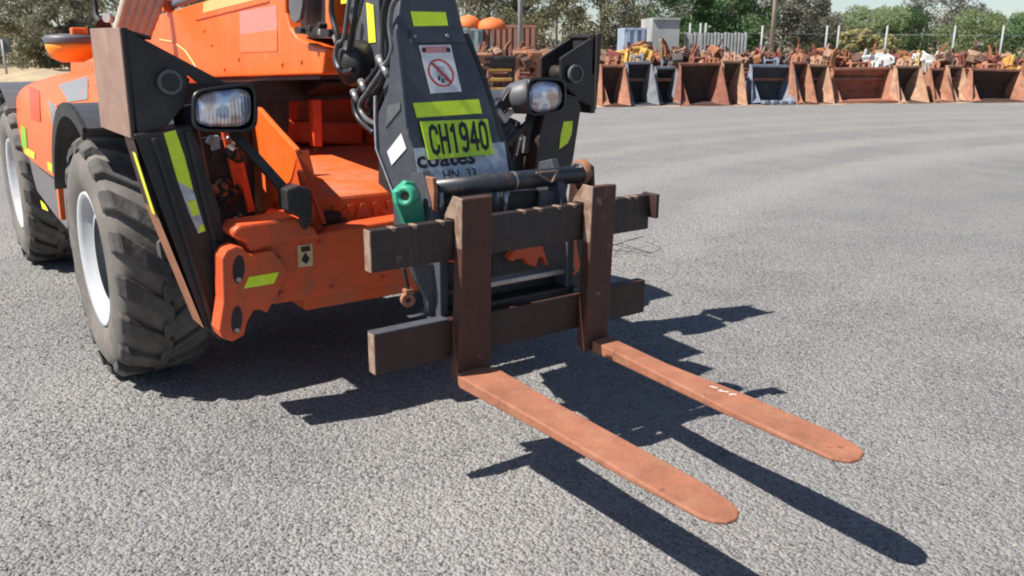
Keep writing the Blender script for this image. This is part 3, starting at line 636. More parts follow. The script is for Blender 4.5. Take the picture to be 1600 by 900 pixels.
# boom underside plate
ub_ = MB(); ub_.prism([U(325, 128, 'X', BX+.02), U(500, 124, 'X', BX+.02), U(500, 118, 'X', BX+.02), U(325, 123, 'X', BX+.02)], (.38, 0, 0), BLACK); ub_.build('slide_pad', boom)
uf = MB(); uf.prism([U(x, y, 'X', .60) for x, y in [(300, 118), (503, 112), (508, 132), (478, 150), (440, 158), (320, 166)]], (.22, 0, 0), BLACK); uf.build('under_boom_shade', boom, bevel=.01)  # black block painting the deep shade of the recess under the boom
bf = MB()    # orange front edge beyond the cover
bf.prism([U(x, y, 'X', BX+.01) for x, y in [(507, -60), (522, -60), (520, 40), (516, 52), (508, 50)]], (.38, 0, 0), ORANGE); bf.build('boom_end_frame', boom, bevel=.006)
bd = MB(); bd.prism([U(x, y, 'X', BX+.06) for x, y in [(440, -60), (512, -60), (512, 60), (440, 60)]], (.28, 0, 0), BLACK); bd.build('boom_cavity_liner', boom)
sg = MB(); sg.prism([U(x, y, 'X', BX-.015) for x, y in [(451, -30), (474, -30), (472, 8), (468, 30), (461, 36), (454, 30), (451, 10)]], (.02, 0, 0), GREYP); sg.build('end_guard', boom, bevel=.003)
# stripe, panels on the boom side
MB().prism([U(x, y, 'X', BX-.002) for x, y in [(317, 20), (318, 4), (342, -5), (420, -26), (430, -8)]], (.001, 0, 0), STRIPE).build('pale_stripe', boom)
MB().prism([U(x, y, 'X', BX-.002) for x, y in [(374, 18), (432, 8), (433, 46), (375, 54)]], (.001, 0, 0), PINKY).build('faded_sticker', boom)
MB().prism([U(x, y, 'X', BX-.003) for x, y in [(374, 54), (433, 46), (433, 80), (375, 82)]], (.001, 0, 0), FADED).build('faded_sticker', boom)
sv = MB(); sv.beam(U(305, 31, 'X', BX-.003), U(420, 2, 'X', BX-.003), .006, .008, ORANGE2, up=(1, 0, 0)); sv.build('seam', boom)
for x, y in ((318, 48), (350, 108), (470, 96), (440, 100), (372, 92), (330, 70)):
    k = MB(); k.disc(U(x, y, 'X', BX-.004), (1, 0, 0), .010, .008, ORANGE, 8); k.build('bolt', boom)
rb = MB(); arc = [(250, 62), (272, 66), (290, 80), (302, 98), (310, 112)]; rb.tube([U(x, y, 'X', BX) for x, y in arc], .006, STRIPE, 8); rb.build('weld_seam', boom)
# hydraulic pipe along the top edge and its clamps
pi = MB(); pi.tube([U(196, 33, 'X', BX+.03), U(206, 30, 'X', BX+.03), U(318, -9, 'X', BX+.03), U(420, -42, 'X', BX+.03)], .026, STEELP, 14); pi.build('hydraulic_pipe', boom)
for x, y in ((225, 22), (262, 9)):
    k = MB(); p_ = U(x, y, 'X', BX+.005); k.box(p_, (.07, .05, .075), ORANGE); k.build('pipe_clamp', boom, bevel=.006)
# beige corrugated hoses rising behind the boom
for i, (x0, x1) in enumerate(((186, 205), (197, 219), (209, 233), (221, 247), (233, 262))):
    k = MB(); a = U(x0-6, 60, 'Y', 3.6); b_ = U(x1, -30, 'Y', 3.6)
    k.tube([a.lerp(b_, t/14)+V((0, 0, 0)) for t in range(15)], [.034 if t % 2 else .030 for t in range(15)], BEIGEH, 10); k.build('corrugated_hose', TH)

# ---- chassis front: cross beam, ears, deck
YB = .80
cb = MB()
beam_q = [(392, 398), (410, 362), (500, 348), (625, 330), (700, 322), (760, 330), (760, 420), (627, 443), (428, 477), (400, 470)]
bt = [(392, 396), (412, 372), (495, 366), (567, 352), (640, 340), (640, 439), (429, 476), (405, 470)]
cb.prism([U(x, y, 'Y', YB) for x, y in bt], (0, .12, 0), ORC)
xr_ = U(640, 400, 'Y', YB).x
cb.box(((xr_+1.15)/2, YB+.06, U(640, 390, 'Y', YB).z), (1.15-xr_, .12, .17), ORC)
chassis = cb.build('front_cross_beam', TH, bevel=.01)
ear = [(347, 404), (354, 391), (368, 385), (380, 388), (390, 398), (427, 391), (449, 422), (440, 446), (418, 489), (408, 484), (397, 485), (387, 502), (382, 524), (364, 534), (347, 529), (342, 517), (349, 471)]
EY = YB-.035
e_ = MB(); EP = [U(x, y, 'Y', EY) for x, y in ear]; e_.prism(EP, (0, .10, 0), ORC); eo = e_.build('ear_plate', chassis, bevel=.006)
for (cx, cy, rx, ry) in ((373, 421, 9.5, 22), (370, 500, 8.5, 22)):
    sl = MB(); sl.prism([U(cx+rx*math.cos(a)-.06*ry*math.sin(a), cy+ry*math.sin(a), 'Y', EY-.002) for a in [2*math.pi*k/16 for k in range(16)]], (0, .003, 0), INK)
    p_ = U(cx, cy+ry*.72, 'Y', EY-.006); sl.disc(p_, (0, 1, 0), .010, .010, CHROME, 14); sl.build('slot', chassis)
MB().prism([U(x, y, 'Y', EY-.003) for x, y in [(381, 451), (389, 433), (436, 425), (428, 443)]], (0, .0015, 0), YEL).build('reflective_tape', chassis)
k = MB(); k.prism([U(x, y, 'Y', YB-.003) for x, y in [(465, 384), (488, 381), (489, 415), (466, 418)]], (0, .0015, 0), CREAM)
k.prism([U(x, y, 'Y', YB-.0045) for x, y in [(470, 386), (484, 384), (485, 392), (471, 394)]], (0, .001, 0), DRUST)
k.prism([U(x, y, 'Y', YB-.0045) for x, y in [(477, 394), (484, 404), (479, 413), (471, 407)]], (0, .001, 0), INK)
k.build('warning_sticker', chassis)
for x, y in ((400, 405), (412, 470), (438, 405), (500, 380), (520, 450), (585, 372), (600, 435), (440, 460)):
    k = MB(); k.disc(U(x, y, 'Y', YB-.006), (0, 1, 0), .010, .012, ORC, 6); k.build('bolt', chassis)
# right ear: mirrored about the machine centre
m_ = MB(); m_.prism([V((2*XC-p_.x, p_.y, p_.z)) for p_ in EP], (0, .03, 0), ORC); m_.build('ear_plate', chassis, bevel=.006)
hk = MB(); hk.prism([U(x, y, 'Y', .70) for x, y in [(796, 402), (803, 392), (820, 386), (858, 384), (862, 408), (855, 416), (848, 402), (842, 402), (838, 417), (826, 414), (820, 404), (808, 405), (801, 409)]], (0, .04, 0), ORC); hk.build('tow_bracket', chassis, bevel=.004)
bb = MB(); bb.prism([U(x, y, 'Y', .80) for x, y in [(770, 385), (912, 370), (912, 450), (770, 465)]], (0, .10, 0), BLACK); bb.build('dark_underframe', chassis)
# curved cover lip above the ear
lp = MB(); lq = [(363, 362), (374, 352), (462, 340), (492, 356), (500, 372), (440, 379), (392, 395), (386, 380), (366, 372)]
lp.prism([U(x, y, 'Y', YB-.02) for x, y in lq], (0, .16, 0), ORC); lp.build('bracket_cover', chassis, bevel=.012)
# deck with embossed front face
DY = 1.0
da, db = U(505, 310, 'Y', DY), U(625, 296, 'Y', DY); DZ = (da.z+db.z)/2
dk = MB(); dx0 = .16; dx1 = 1.12
dk.add([(dx0, DY, DZ), (dx1, DY, DZ), (dx1, 2.25, DZ+.10), (dx0, 2.25, DZ+.10), (dx0, DY, DZ-.5), (dx1, DY, DZ-.5), (dx1, 2.25, DZ-.5), (dx0, 2.25, DZ-.5)],
       [[0, 1, 2, 3], [0, 4, 5, 1], [1, 5, 6, 2], [2, 6, 7, 3], [3, 7, 4, 0], [4, 7, 6, 5]], ORANGE2)
deck = dk.build('deck', chassis, bevel=.015)
tx = MB(); p0 = V((U(520, 348, 'Y', DY).x, DY-.004, DZ-.125)); tx.text('MANITOU', p0, (1, 0, 0), (0, 0, 1), .085, .62, ORANGE2, bold=.05)
to = tx.build('embossed_lettering', chassis, fix=False)
md = to.modifiers.new('thick', 'SOLIDIFY'); md.thickness = .012; md.offset = 0
# inner walls
wl = MB()
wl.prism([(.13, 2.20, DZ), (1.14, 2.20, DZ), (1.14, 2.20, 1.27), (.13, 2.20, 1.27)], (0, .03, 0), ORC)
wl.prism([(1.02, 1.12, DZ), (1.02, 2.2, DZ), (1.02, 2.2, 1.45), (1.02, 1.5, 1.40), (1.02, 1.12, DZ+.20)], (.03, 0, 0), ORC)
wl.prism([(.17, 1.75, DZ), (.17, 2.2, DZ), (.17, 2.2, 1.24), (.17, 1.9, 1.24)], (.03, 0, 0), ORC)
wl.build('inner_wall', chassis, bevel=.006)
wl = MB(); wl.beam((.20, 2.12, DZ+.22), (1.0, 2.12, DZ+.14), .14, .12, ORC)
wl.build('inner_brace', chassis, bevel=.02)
wl = MB(); wl.prism([U(x, y, 'Y', 2.0) for x, y in [(380, 132), (452, 130), (452, 190), (446, 236), (380, 236)]], (0, .06, 0), BLACK); wl.prism([U(x, y, 'Y', 1.95) for x, y in [(330, 128), (640, 118), (640, 150), (470, 158), (400, 160), (330, 160)]], (0, .04, 0), BLACK); wl.build('recess_shade', chassis)  # black plates standing in for shade at the back of the recess
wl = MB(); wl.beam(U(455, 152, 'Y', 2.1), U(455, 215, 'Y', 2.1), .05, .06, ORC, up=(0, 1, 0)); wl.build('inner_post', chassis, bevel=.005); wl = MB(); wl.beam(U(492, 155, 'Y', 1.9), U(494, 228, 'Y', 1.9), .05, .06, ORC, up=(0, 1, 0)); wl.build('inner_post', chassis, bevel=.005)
# sunlit side gusset
GXX = .155
gq = [(358, 165), (402, 168), (433, 203), (461, 233), (463, 250), (455, 280), (440, 305), (423, 322), (410, 330), (398, 322), (392, 270), (372, 226)]
gs = MB(); gs.prism([U(x, y, 'X', GXX) for x, y in gq], (.025, 0, 0), ORANGE); gs.build('side_gusset', chassis, bevel=.006)
# sloping skirt between gusset and beam
sk = MB(); a, b_, c, d = U(461, 235, 'X', GXX), U(423, 322, 'X', GXX), U(400, 352, 'Y', YB+.02), U(505, 350, 'Y', YB+.02)
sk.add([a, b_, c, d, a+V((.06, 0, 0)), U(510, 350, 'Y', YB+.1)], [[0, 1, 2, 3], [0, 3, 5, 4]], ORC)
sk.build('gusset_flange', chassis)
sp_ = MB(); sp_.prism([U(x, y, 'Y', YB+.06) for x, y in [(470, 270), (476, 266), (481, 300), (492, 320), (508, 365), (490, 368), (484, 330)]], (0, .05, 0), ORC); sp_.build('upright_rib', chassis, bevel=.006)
# chassis rails under and behind
cr_ = MB(); cr_.box((.30, 2.9, .68), (.08, 3.9, .30), BLACK); cr_.box((.96, 2.9, .68), (.08, 3.9, .30), BLACK); cr_.build('chassis_rail', TH, bevel=.01)
# junk between arm and gusset: hydraulic block, pipes
jb = MB(); rr = random.Random(11)
for k in range(22):
    x, y = rr.uniform(322, 372), rr.uniform(215, 345); p_ = U(x, y, 'Y', 1.15+rr.random()*.12)
    s_ = rr.uniform(.02, .055); mm = rr.choice([BLACK, BLACK, DRUST, BLACK, SCRAPE, CHROME, DRUST])
    if mm is CHROME: s_ *= .5
    if rr.random() < .5: jb.box(p_, (s_, s_, s_*1.3), mm, Euler((rr.random(), rr.random(), rr.random())))
    else: jb.disc(p_, (rr.random()-.5, -1, rr.random()-.5), s_*.6, s_, mm, 12)
jb.box(U(345, 290, 'Y', 1.35), (.20, .12, .42), BLACK)
jb.prism([U(x, y, 'Y', 1.22) for x, y in [(330, 212), (342, 212), (345, 232), (332, 236)]], (0, .02, 0), RIM)
jb.build('hydraulic_block', TH, bevel=.003)
jr = MB()
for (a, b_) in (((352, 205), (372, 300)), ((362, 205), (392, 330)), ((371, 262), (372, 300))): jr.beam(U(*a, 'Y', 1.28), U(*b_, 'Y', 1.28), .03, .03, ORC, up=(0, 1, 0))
jr.build('orange_strut', TH)
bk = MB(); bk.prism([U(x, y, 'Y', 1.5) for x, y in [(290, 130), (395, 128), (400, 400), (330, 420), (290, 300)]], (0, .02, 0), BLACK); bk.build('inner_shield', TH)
bk = MB(); bk.prism([(.2, 2.15, DZ+.05), (.2, 1.5, DZ+.42), (.2, 1.3, 1.28), (.2, 2.15, 1.28)], (.04, 0, 0), BLACK) if False else None

# ---- stabilisers
SYF = .93
BRARM = mat('brown_black_paint', (.032, .024, .023), .5, .3, 7, dirt=(.07, .045, .036), dirt_amt=.5, dscale=6, bump=.05)
def stabiliser(mir=False):
    def M(p): return V((2*XC-p.x, p.y, p.z)) if mir else p
    def S(x, y, v, ax='Y'): return U(x, y, ax, v)
    def pr(mb, pts, ext, m):
        e = V(ext); e = V((-e.x, e.y, e.z)) if mir else e
        mb.prism([M(p) for p in pts], e, m)
    # arm
    a = MB()
    aq = [(209, 210), (300, 196), (322, 262), (345, 330), (356, 400), (352, 470), (345, 533), (320, 511)]
    AP = [S(x, y, SYF-.02) for x, y in aq]
    if mir: a.prism([U(x, y, 'Y', SYF-.02) for x, y in [(903, 150), (908, 170), (896, 250), (886, 300), (872, 420), (846, 420), (832, 300), (842, 215), (858, 150)]], (0, .15, 0), BRARM)
    else: pr(a, AP, (0, .15, 0), BLACK)
    arm = a.build('stabiliser_arm', TH, bevel=.006)
    # raised flange ribs along the front
    r = MB()
    for (p, q) in (((240, 216), (336, 520)), ((292, 205), (348, 430))) if not mir else ():
        r.beam(M(S(*p, SYF-.03)), M(S(*q, SYF-.03)), .018, .02, BLACK, up=(0, 1, 0))
    if not mir: r.build('arm_rib', arm, bevel=.003)
    if not mir:
        e = MB(); L_ = [S(209, 212, SYF-.02), S(243, 325, SYF-.02), S(320, 512, SYF-.02)]
        d = V((-.004, 0, -.002))
        e.add([L_[1]+d, L_[2]+d, L_[2]+d+V((0, .15, 0)), L_[1]+d+V((0, .15, 0))], [[0, 1, 2, 3]], SCRAPE)
        e.add([L_[0]+d, L_[1]+d, L_[1]+d+V((0, .15, 0)), L_[0]+d+V((0, .15, 0))], [[0, 1, 2, 3]], DRUST); e.build('arm_wear_edge', arm)
        t = MB(); d = V((-.008, 0, -.004)); A0, A1 = S(215, 237, SYF-.02), S(246, 334, SYF-.02)
        t.add([A0+d+V((0, .0, 0)), A1+d, A1+d+V((0, .05, 0)), A0+d+V((0, .05, 0))], [[0, 1, 2, 3]], YEL2); t.build('reflective_tape', arm)
        tp = MB(); tp.prism([S(x, y, SYF-.023) for x, y in [(256, 208), (274, 203), (288, 243), (302, 297), (309, 330), (296, 334), (278, 284)]], (0, .002, 0), YEL); tp.build('reflective_tape', arm)
        tp = MB(); tp.prism([S(x, y, SYF-.024) for x, y in [(278, 284), (302, 297), (309, 320), (321, 361), (310, 365), (296, 334)]], (0, .002, 0), SGREY); tp.build('worn_tape', arm)
        tp = MB(); tp.prism([S(x, y, SYF-.026) for x, y in [(293, 315), (306, 312), (312, 335), (301, 338)]], (0, .002, 0), YEL); tp.prism([S(x, y, SYF-.026) for x, y in [(312, 352), (318, 350), (321, 361), (311, 364)]], (0, .002, 0), YEL); tp.build('reflective_tape', arm)
    else:
        tp = MB(); tp.prism([U(x, y, 'Y', SYF-.023) for x, y in [(881, 190), (895, 189), (893, 210), (887, 224), (874, 233), (876, 212)]], (0, .002, 0), YEL); tp.build('reflective_tape', arm)
    # foot: worn plate on the outside, two gussets with a pin
    f0, f1 = S(190, 43, SYF), S(208, 216, SYF)
    fp = MB(); b0, b1 = S(143, 46, f0.x, 'X'), S(163, 201, f1.x, 'X'); dep = ((b0.y+b1.y)/2-SYF) if not mir else .19
    fp.prism([M(f0), M(f1), M(f1+V((0, dep, 0))), M(f0+V((0, dep, 0)))], (.02 if not mir else -.02, 0, 0), BLACK)
    foot = fp.build('stabiliser_foot', TH, bevel=.002)
    wf_ = MB(); wo = V((-.009, -.002, .0)); wo2 = V((-.009, .002, 0))
    wf_.prism([M(f0+wo), M(f1+wo), M(f1+wo2+V((0, dep, 0))), M(f0+wo2+V((0, dep, 0)))], (.008 if not mir else -.008, 0, 0), FOOTM); wf_.build('wear_face', foot, bevel=.002)
    tpp = MB(); t0 = f0; tpp.add([M(f0+V((0, 0, .002))), M(f0+V((0, dep, .002))), M(f0+V((.03, dep, .02))), M(f0+V((.03, 0, .02)))], [[0, 1, 2, 3]], LRUST)
    gq_ = [(192, 45), (205, 52), (360, 132), (352, 138), (296, 160), (272, 190), (238, 207), (210, 211)] if not mir else None
    gq_ = [(193, 47), (200, 48), (354, 130), (352, 140), (326, 142), (293, 117), (292, 160), (262, 196), (240, 206), (210, 211)]
    for k, yy in enumerate((SYF-.0, SYF+dep-.03)):
        gm = MB()
        if mir: gm.prism([U(x, y, 'Y', SYF)+V((0, yy-SYF, 0)) for x, y in [(941, 51), (933, 54), (877, 91), (877, 126), (905, 156), (932, 171)]], (0, .02, 0), BLACK)
        else: pr(gm, [S(x, y, SYF)+V((0, yy-SYF, 0)) for x, y in gq_], (0, .02, 0), BLACK)
        gm.build('foot_gusset', foot, bevel=.003)
    tb_ = MB(); tb_.prism([M(f0+V((.0, .005, .0))), M(f0+V((.0, dep, 0))), M(f0+V((.10 if not mir else .03, dep, -.03 if not mir else -.008))), M(f0+V((.10 if not mir else .03, .005, -.03 if not mir else -.008)))], (0, 0, -.012), BLACK); tb_.build('foot_cap', foot, bevel=.002)
    pc = M(S(263, 128, SYF)); pn = MB(); pn.tube([pc+V((0, -.025, 0)), pc+V((0, dep+.02, 0))], .038, BLACK, 28); pn.ring(pc+V((0, -.022, 0)), (0, 1, 0), .034, .045, .016, GREYP); pn.build('pivot_pin', foot)
    # link bar from the foot to the inside, behind the lamp
    
    # ram between arm and frame
    rm = MB(); rm.tube([M(S(285 if not mir else 272, 165, SYF+.12)), M(S(330, 380, SYF+.12))], .045, BLACK, 16); rm.build('stabiliser_ram', TH)
    return foot
stabiliser(False); stabiliser(True)

# ---- headlights
def headlight(cx, cy, rx, ry, Y, lens_rect, depth, mir):
    def rr_pts(cx, cy, rx, ry, y, sk=0, n=6, p=.42, tilt=0):
        o = []
        for k in range(28):
            a = 2*math.pi*k/28; c_, s_ = math.cos(a), math.sin(a)
            x = math.copysign(abs(c_)**p, c_)*rx; z = math.copysign(abs(s_)**p, s_)*ry*(1-sk*x/rx)
            o.append(U(cx+x, cy+z+tilt*x, 'Y', y))
        return o
    h = MB(); sk = .10 if not mir else -.10; sk = -sk if not mir else -sk
    rings = [rr_pts(cx, cy, rx*.88, ry*.86, Y, sk, tilt=-.06), rr_pts(cx, cy, rx, ry, Y+.004, sk, tilt=-.06), rr_pts(cx, cy, rx, ry, Y+.05, sk, tilt=-.06)]
    back = [p.lerp(sum(rings[2], V((0, 0, 0)))/28, .45)+V((0, depth, 0)) for p in rings[2]]
    for r_ in (2,): rings[r_] = [V((p.x*1.0, p.y, p.z)) for p in rings[r_]]
    rings.append(back); vs = sum(rings, []); n = 28
    fs = [[i*n+j, i*n+(j+1) % n, (i+1)*n+(j+1) % n, (i+1)*n+j] for i in range(3) for j in range(n)] + [list(range(3*n, 4*n))]
    h.add(vs, fs, BLK_PL, True); inn = rr_pts(cx, cy, rx*.86, ry*.84, Y+.02, sk, tilt=-.06)
    h.add(rings[0]+inn, [[j, (j+1) % n, n+(j+1) % n, n+j] for j in range(n)], BLK_PL)
    ho = h.build('headlight', TH)
    l = MB(); lx, ly, lrx, lry = lens_rect
    pp = .55 if not mir else .75
    a = rr_pts(lx, ly, lrx, lry, Y+.006, sk, p=pp, tilt=-.06); b = rr_pts(lx, ly, lrx*.6, lry*.6, Y-.006, sk, p=.6, tilt=-.06); c0 = sum(b, V((0, 0, 0)))/28+V((0, -.003, 0))
    back_ = [p+V((0, .02, 0)) for p in a]
    l.add(back_+a+b+[c0], [[j, (j+1) % n, n+(j+1) % n, n+j] for j in range(n)]+[[n+j, n+(j+1) % n, 2*n+(j+1) % n, 2*n+j] for j in range(n)] + [[2*n+j, 2*n+(j+1) % n, 3*n] for j in range(n)], LENS, True)
    l.build('lens', ho)
    return ho
BLK_PL = mat('black_plastic', (.018, .018, .019), .38, .15, 10)
headlight(351, 170, 52, 37, .86, (349, 169.5, 43, 28.5), .10, False)
headlight(854, 150, 31, 29, .86, (853, 151, 25, 24), .16, True)
# domed back of the right lamp (seen from its side)
dm = MB(); p_ = U(822, 158, 'Y', 1.0); 
dq = []
lb2 = MB(); c_ = U(846, 151, 'Y', .93)
lb2.tube([c_+V((-.02, .0, 0)), c_+V((-.06, .05, 0)), c_+V((-.10, .10, -.01)), c_+V((-.13, .14, -.01))], [.085, .085, .075, .045], GREYP, 24); lb2.build('lamp_shell', TH)
# lamp brackets
br = MB(); br.beam(U(362, 205, 'Y', .98), U(468, 322, 'Y', .80), .035, .05, BLACK, up=(0, 1, 0)); br.build('lamp_strut', TH, bevel=.004)
bs = MB(); bs.prism([U(x, y, 'Y', .72) for x, y in [(447, 297), (466, 290), (487, 296), (489, 340), (480, 346), (449, 330)]], (0, .10, 0), BLACK)
bs.prism([U(x, y, 'Y', .725) for x, y in [(470, 335), (488, 335), (486, 350), (478, 362), (470, 350)]], (0, .03, 0), BLACK)
bs.build('strut_boss', TH, bevel=.008)
br = MB(); br.beam(U(838, 180, 'Y', .98), U(775, 240, 'Y', .98), .03, .03, BLACK, up=(0, 1, 0)); br.beam(U(800, 195, 'Y', 1.0), U(770, 215, 'Y', 1.0), .02, .02, BLACK)
br.beam(U(800, 140, 'Y', 1.0), U(775, 180, 'Y', 1.0), .03, .04, BLACK)
br.beam(U(828, 182, 'Y', 1.0), U(822, 240, 'Y', 1.0), .03, .04, GREYP, up=(0, 1, 0))
br.beam(U(810, 190, 'Y', 1.0), U(800, 260, 'Y', 1.0), .02, .02, BLACK, up=(0, 1, 0))
for a, b_ in (((788, 182), (800, 172)), ((776, 172), (790, 190))): br.beam(U(*a, 'Y', .97), U(*b_, 'Y', .97), .03, .03, CHROME)
br.beam(U(768, 160, 'Y', 1.0), U(782, 152, 'Y', 1.0), .014, .014, CHROME)
br.build('lamp_strut', TH, bevel=.003)
bq_ = MB(); bq_.prism([U(x, y, 'Y', 1.02) for x, y in [(815, 215), (842, 212), (850, 275), (795, 285), (798, 255), (808, 240)]], (0, .1, 0), BLACK)
bq_.build('valve_block', TH, bevel=.01)

# ---- engine hood, skirt, fender, pre-cleaner (machine's right side)
def loft(secs, m, name, parent, sub=1, closed=False):
    mb = MB(); n = len(secs[0]); vs = [V(p) for s_ in secs for p in s_]
    fs = [[i*n+j, i*n+j+1, (i+1)*n+j+1, (i+1)*n+j] for i in range(len(secs)-1) for j in range(n-1)]
    fs.append(list(range(n))); fs.append([(len(secs)-1)*n+j for j in range(n)][::-1])
    mb.add(vs, fs, m, True); return mb.build(name, parent, sub=sub)
def hsec(y, x0, zb, zs, zt):
    return [(x0, y, zb), (x0-.005, y, zb+.15), (x0, y, zs-.10), (x0+.02, y, zs-.02), (x0+.08, y, zs+.035), (x0+.25, y, zt), (x0+.65, y, zt+.01), (x0+.75, y, zt-.05), (x0+.75, y, zb)]
def hs2(y, x0, zt, w_): return [(x0, y, 1.19), (x0-.003, y, 1.205), (x0, y, 1.22), (x0+.02, y, 1.245), (x0+.06, y, zt), (x0+w_*.4, y, zt+.015), (x0+w_*.9, y, zt+.01), (x0+w_, y, zt-.02), (x0+w_, y, 1.19)]
secs = [hsec(4.24, -.44, .90, 1.14, 1.20), hsec(4.20, -.51, .85, 1.22, 1.30), hsec(3.78, -.52, .83, 1.25, 1.33), hsec(3.4, -.53, .83, 1.27, 1.37), hsec(3.0, -.53, .83, 1.27, 1.39), hsec(2.62, -.53, .83, 1.25, 1.40), hsec(2.52, -.52, .84, 1.25, 1.40),
        hsec(2.40, -.50, 1.0, 1.25, 1.38), hs2(2.25, -.49, 1.33, .55), hs2(2.0, -.48, 1.31, .46), hs2(1.75, -.47, 1.30, .40)]
hood = loft(secs, ORANGE, 'engine_hood', TH, 2)
from mathutils.bvhtree import BVHTree
bpy.context.view_layer.update(); _dg = bpy.context.evaluated_depsgraph_get(); _he = hood.evaluated_get(_dg); _hm = _he.to_mesh()
_off = V(WORLD[hood]); _bv = BVHTree.FromPolygons([v.co+_off for v in _hm.vertices], [list(p.vertices) for p in _hm.polygons])
def hood_patch(name, pts, X, m, n=6, off=.004):
    """a thin sticker draped on the hood: the quad is sampled and laid on the surface"""
    q = pts if len(pts) == 4 else [pts[0], pts[2], pts[3], pts[4]]
    mb = MB(); vs = []
    for i in range(n+1):
        for j in range(n+1):
            u, w_ = i/n, j/n
            x = (q[0][0]*(1-u)+q[1][0]*u)*(1-w_)+(q[3][0]*(1-u)+q[2][0]*u)*w_; y = (q[0][1]*(1-u)+q[1][1]*u)*(1-w_)+(q[3][1]*(1-u)+q[2][1]*u)*w_
            h = _bv.ray_cast(CAM, ray(x, y).normalized())
            if h[0] is None: h = (U(x, y, 'X', -.50), V((-1, 0, 0)))
            nn = h[1] if h[1].dot(FWD) < 0 else -h[1]; vs.append(h[0]+nn*off)
    return mb.add(vs, [[i*(n+1)+j, i*(n+1)+j+1, (i+1)*(n+1)+j+1, (i+1)*(n+1)+j] for i in range(n) for j in range(n)], m, True).build(name, hood)
hood_patch('reflective_tape', [(33, 195), (41, 200), (44, 238), (35, 228)], -.541, mat('green_tape', (.25, .50, .03), .4, .1, 30))
hood_patch('reflective_tape', [(38, 228), (55, 238), (55, 249), (40, 240)], -.541, YEL2)
hood_patch('reflective_tape', [(75, 252), (92, 262), (91, 276), (76, 264)], -.541, YEL2)
hood_patch('red_panel', [(46, 135), (62, 142), (64, 190), (50, 186)], -.541, mat('red_sticker', (.72, .07, .02), .4, .1, 20))
hood_patch('side_slot', [(77, 158), (90, 165), (93, 205), (82, 195)], -.541, VENTM)
hood_patch('top_vent', [(92, 133), (138, 120), (138, 156), (108, 160)], 0, VENTM)
sk = MB(); sk.prism([U(x, y, 'X', -.50) for x, y in [(45, 243), (100, 285), (106, 300), (106, 360), (88, 340), (58, 300), (50, 270)]], (.25, 0, 0), SKIRT); sko = sk.build('side_skirt', TH, bevel=.01)
MB().prism([U(x, y, 'X', -.503) for x, y in [(63, 313), (70, 320), (75, 330), (66, 326)]], (.002, 0, 0), YEL2).build('reflective_tape', sko)
# arch fender over the front wheel
def arch(xa, xb, yc, zc, r, a0, a1, th, name, m, parent=TH, n=14):
    mb = MB()
    for k in range(n):
        t0 = math.radians(a0+(a1-a0)*k/n); t1 = math.radians(a0+(a1-a0)*(k+1)/n)
        P_ = lambda t, rr_: (yc+math.cos(t)*rr_, zc+math.sin(t)*rr_)
        q = [P_(t0, r), P_(t1, r), P_(t1, r+th), P_(t0, r+th)]
        mb.prism([(xa, a, b) for a, b in q], (xb-xa, 0, 0), m)
    return mb.build(name, parent)
arch(-.57, -.08, 1.775, .567, .70, 20, 118, .012, 'front_fender', FENDER)
arch(-.575, -.560, 1.775, .567, .655, 28, 118, .06, 'fender_lip', BLACK)
arch(1.34, 1.83, 1.775, .567, .70, 20, 118, .012, 'front_fender', FENDER)
arch(-.56, -.10, 4.42, .567, .68, 30, 128, .015, 'rear_fender', GREYP)
arch(-.55, -.525, 1.775, .567, .735, 5, 60, .05, 'hood_arch_edge', ORANGE)
lg = MB(); lg.box(U(8, 168, 'X', -.50), (.10, .34, .22), BLACK); lg.build('rear_lamp_box', TH, bevel=.03)
# air pre-cleaner
pc = MB(); p_ = U(113, 90, 'X', -.12); pz = p_.z
pc.lathe(p_, (0, 0, 1), [(-.03, .0), (-.03, .07), (.0, .13), (.06, .155), (.10, .155), (.10, 0)], AMBER, 32); pco = pc.build('air_precleaner', TH)
pk = MB(); pk.lathe(p_, (0, 0, 1), [(.095, .16), (.125, .165), (.145, .15), (.155, .05), (.155, .0)], GREYP, 32); pk.build('lid', pco)
pk = MB(); pk.box(p_+V((.05, -.06, .17)), (.10, .08, .05), ORANGE); pk.build('bracket', pco, bevel=.01)
# mirror stem
ms = MB(); ms.tube([U(162, 40, 'X', .1), U(150, 25, 'X', .1), U(148, 0, 'X', .1), U(140, -30, 'X', .1)], [.05, .022, .014, .014], BLACK, 10); ms.build('mirror_stem', TH)
ms = MB(); p_ = U(168, 28, 'X', .1); ms.disc(p_, (-1, -1, 0), .03, .03, RIM, 14); ms.build('work_lamp', TH)
# cab set back on the machine's left
cbm = MB()
for x in (.96, 1.66):
    for y in (3.05, 4.25): cbm.beam((x, y, .75), (x, y+.05, 2.20), .06, .06, BLACK, up=(0, 1, 0))
cbm.box((1.31, 3.67, 2.22), (.78, 1.36, .07), BLACK); cbm.box((1.31, 3.65, .78), (.76, 1.28, .36), ORANGE)
cab = cbm.build('cab', TH, bevel=.01)
for nm, c_, s_ in (('windscreen', (1.31, 3.06, 1.6), (.66, .012, 1.18)), ('side_window', (1.66, 3.67, 1.6), (.012, 1.12, 1.18)), ('side_window', (.96, 3.67, 1.6), (.012, 1.12, 1.18)), ('rear_window', (1.31, 4.28, 1.6), (.66, .012, 1.18))):
    k = MB(); k.box(c_, s_, GLASS); k.build(nm, cab)
rb_ = MB(); rb_.prism([(.15, 4.2, .8), (.15, 5.35, .8), (.15, 5.35, 1.25), (.15, 5.2, 1.42), (.15, 4.2, 1.45)], (.9, 0, 0), ORANGE); rb_.build('rear_counterweight', TH, bevel=.05)

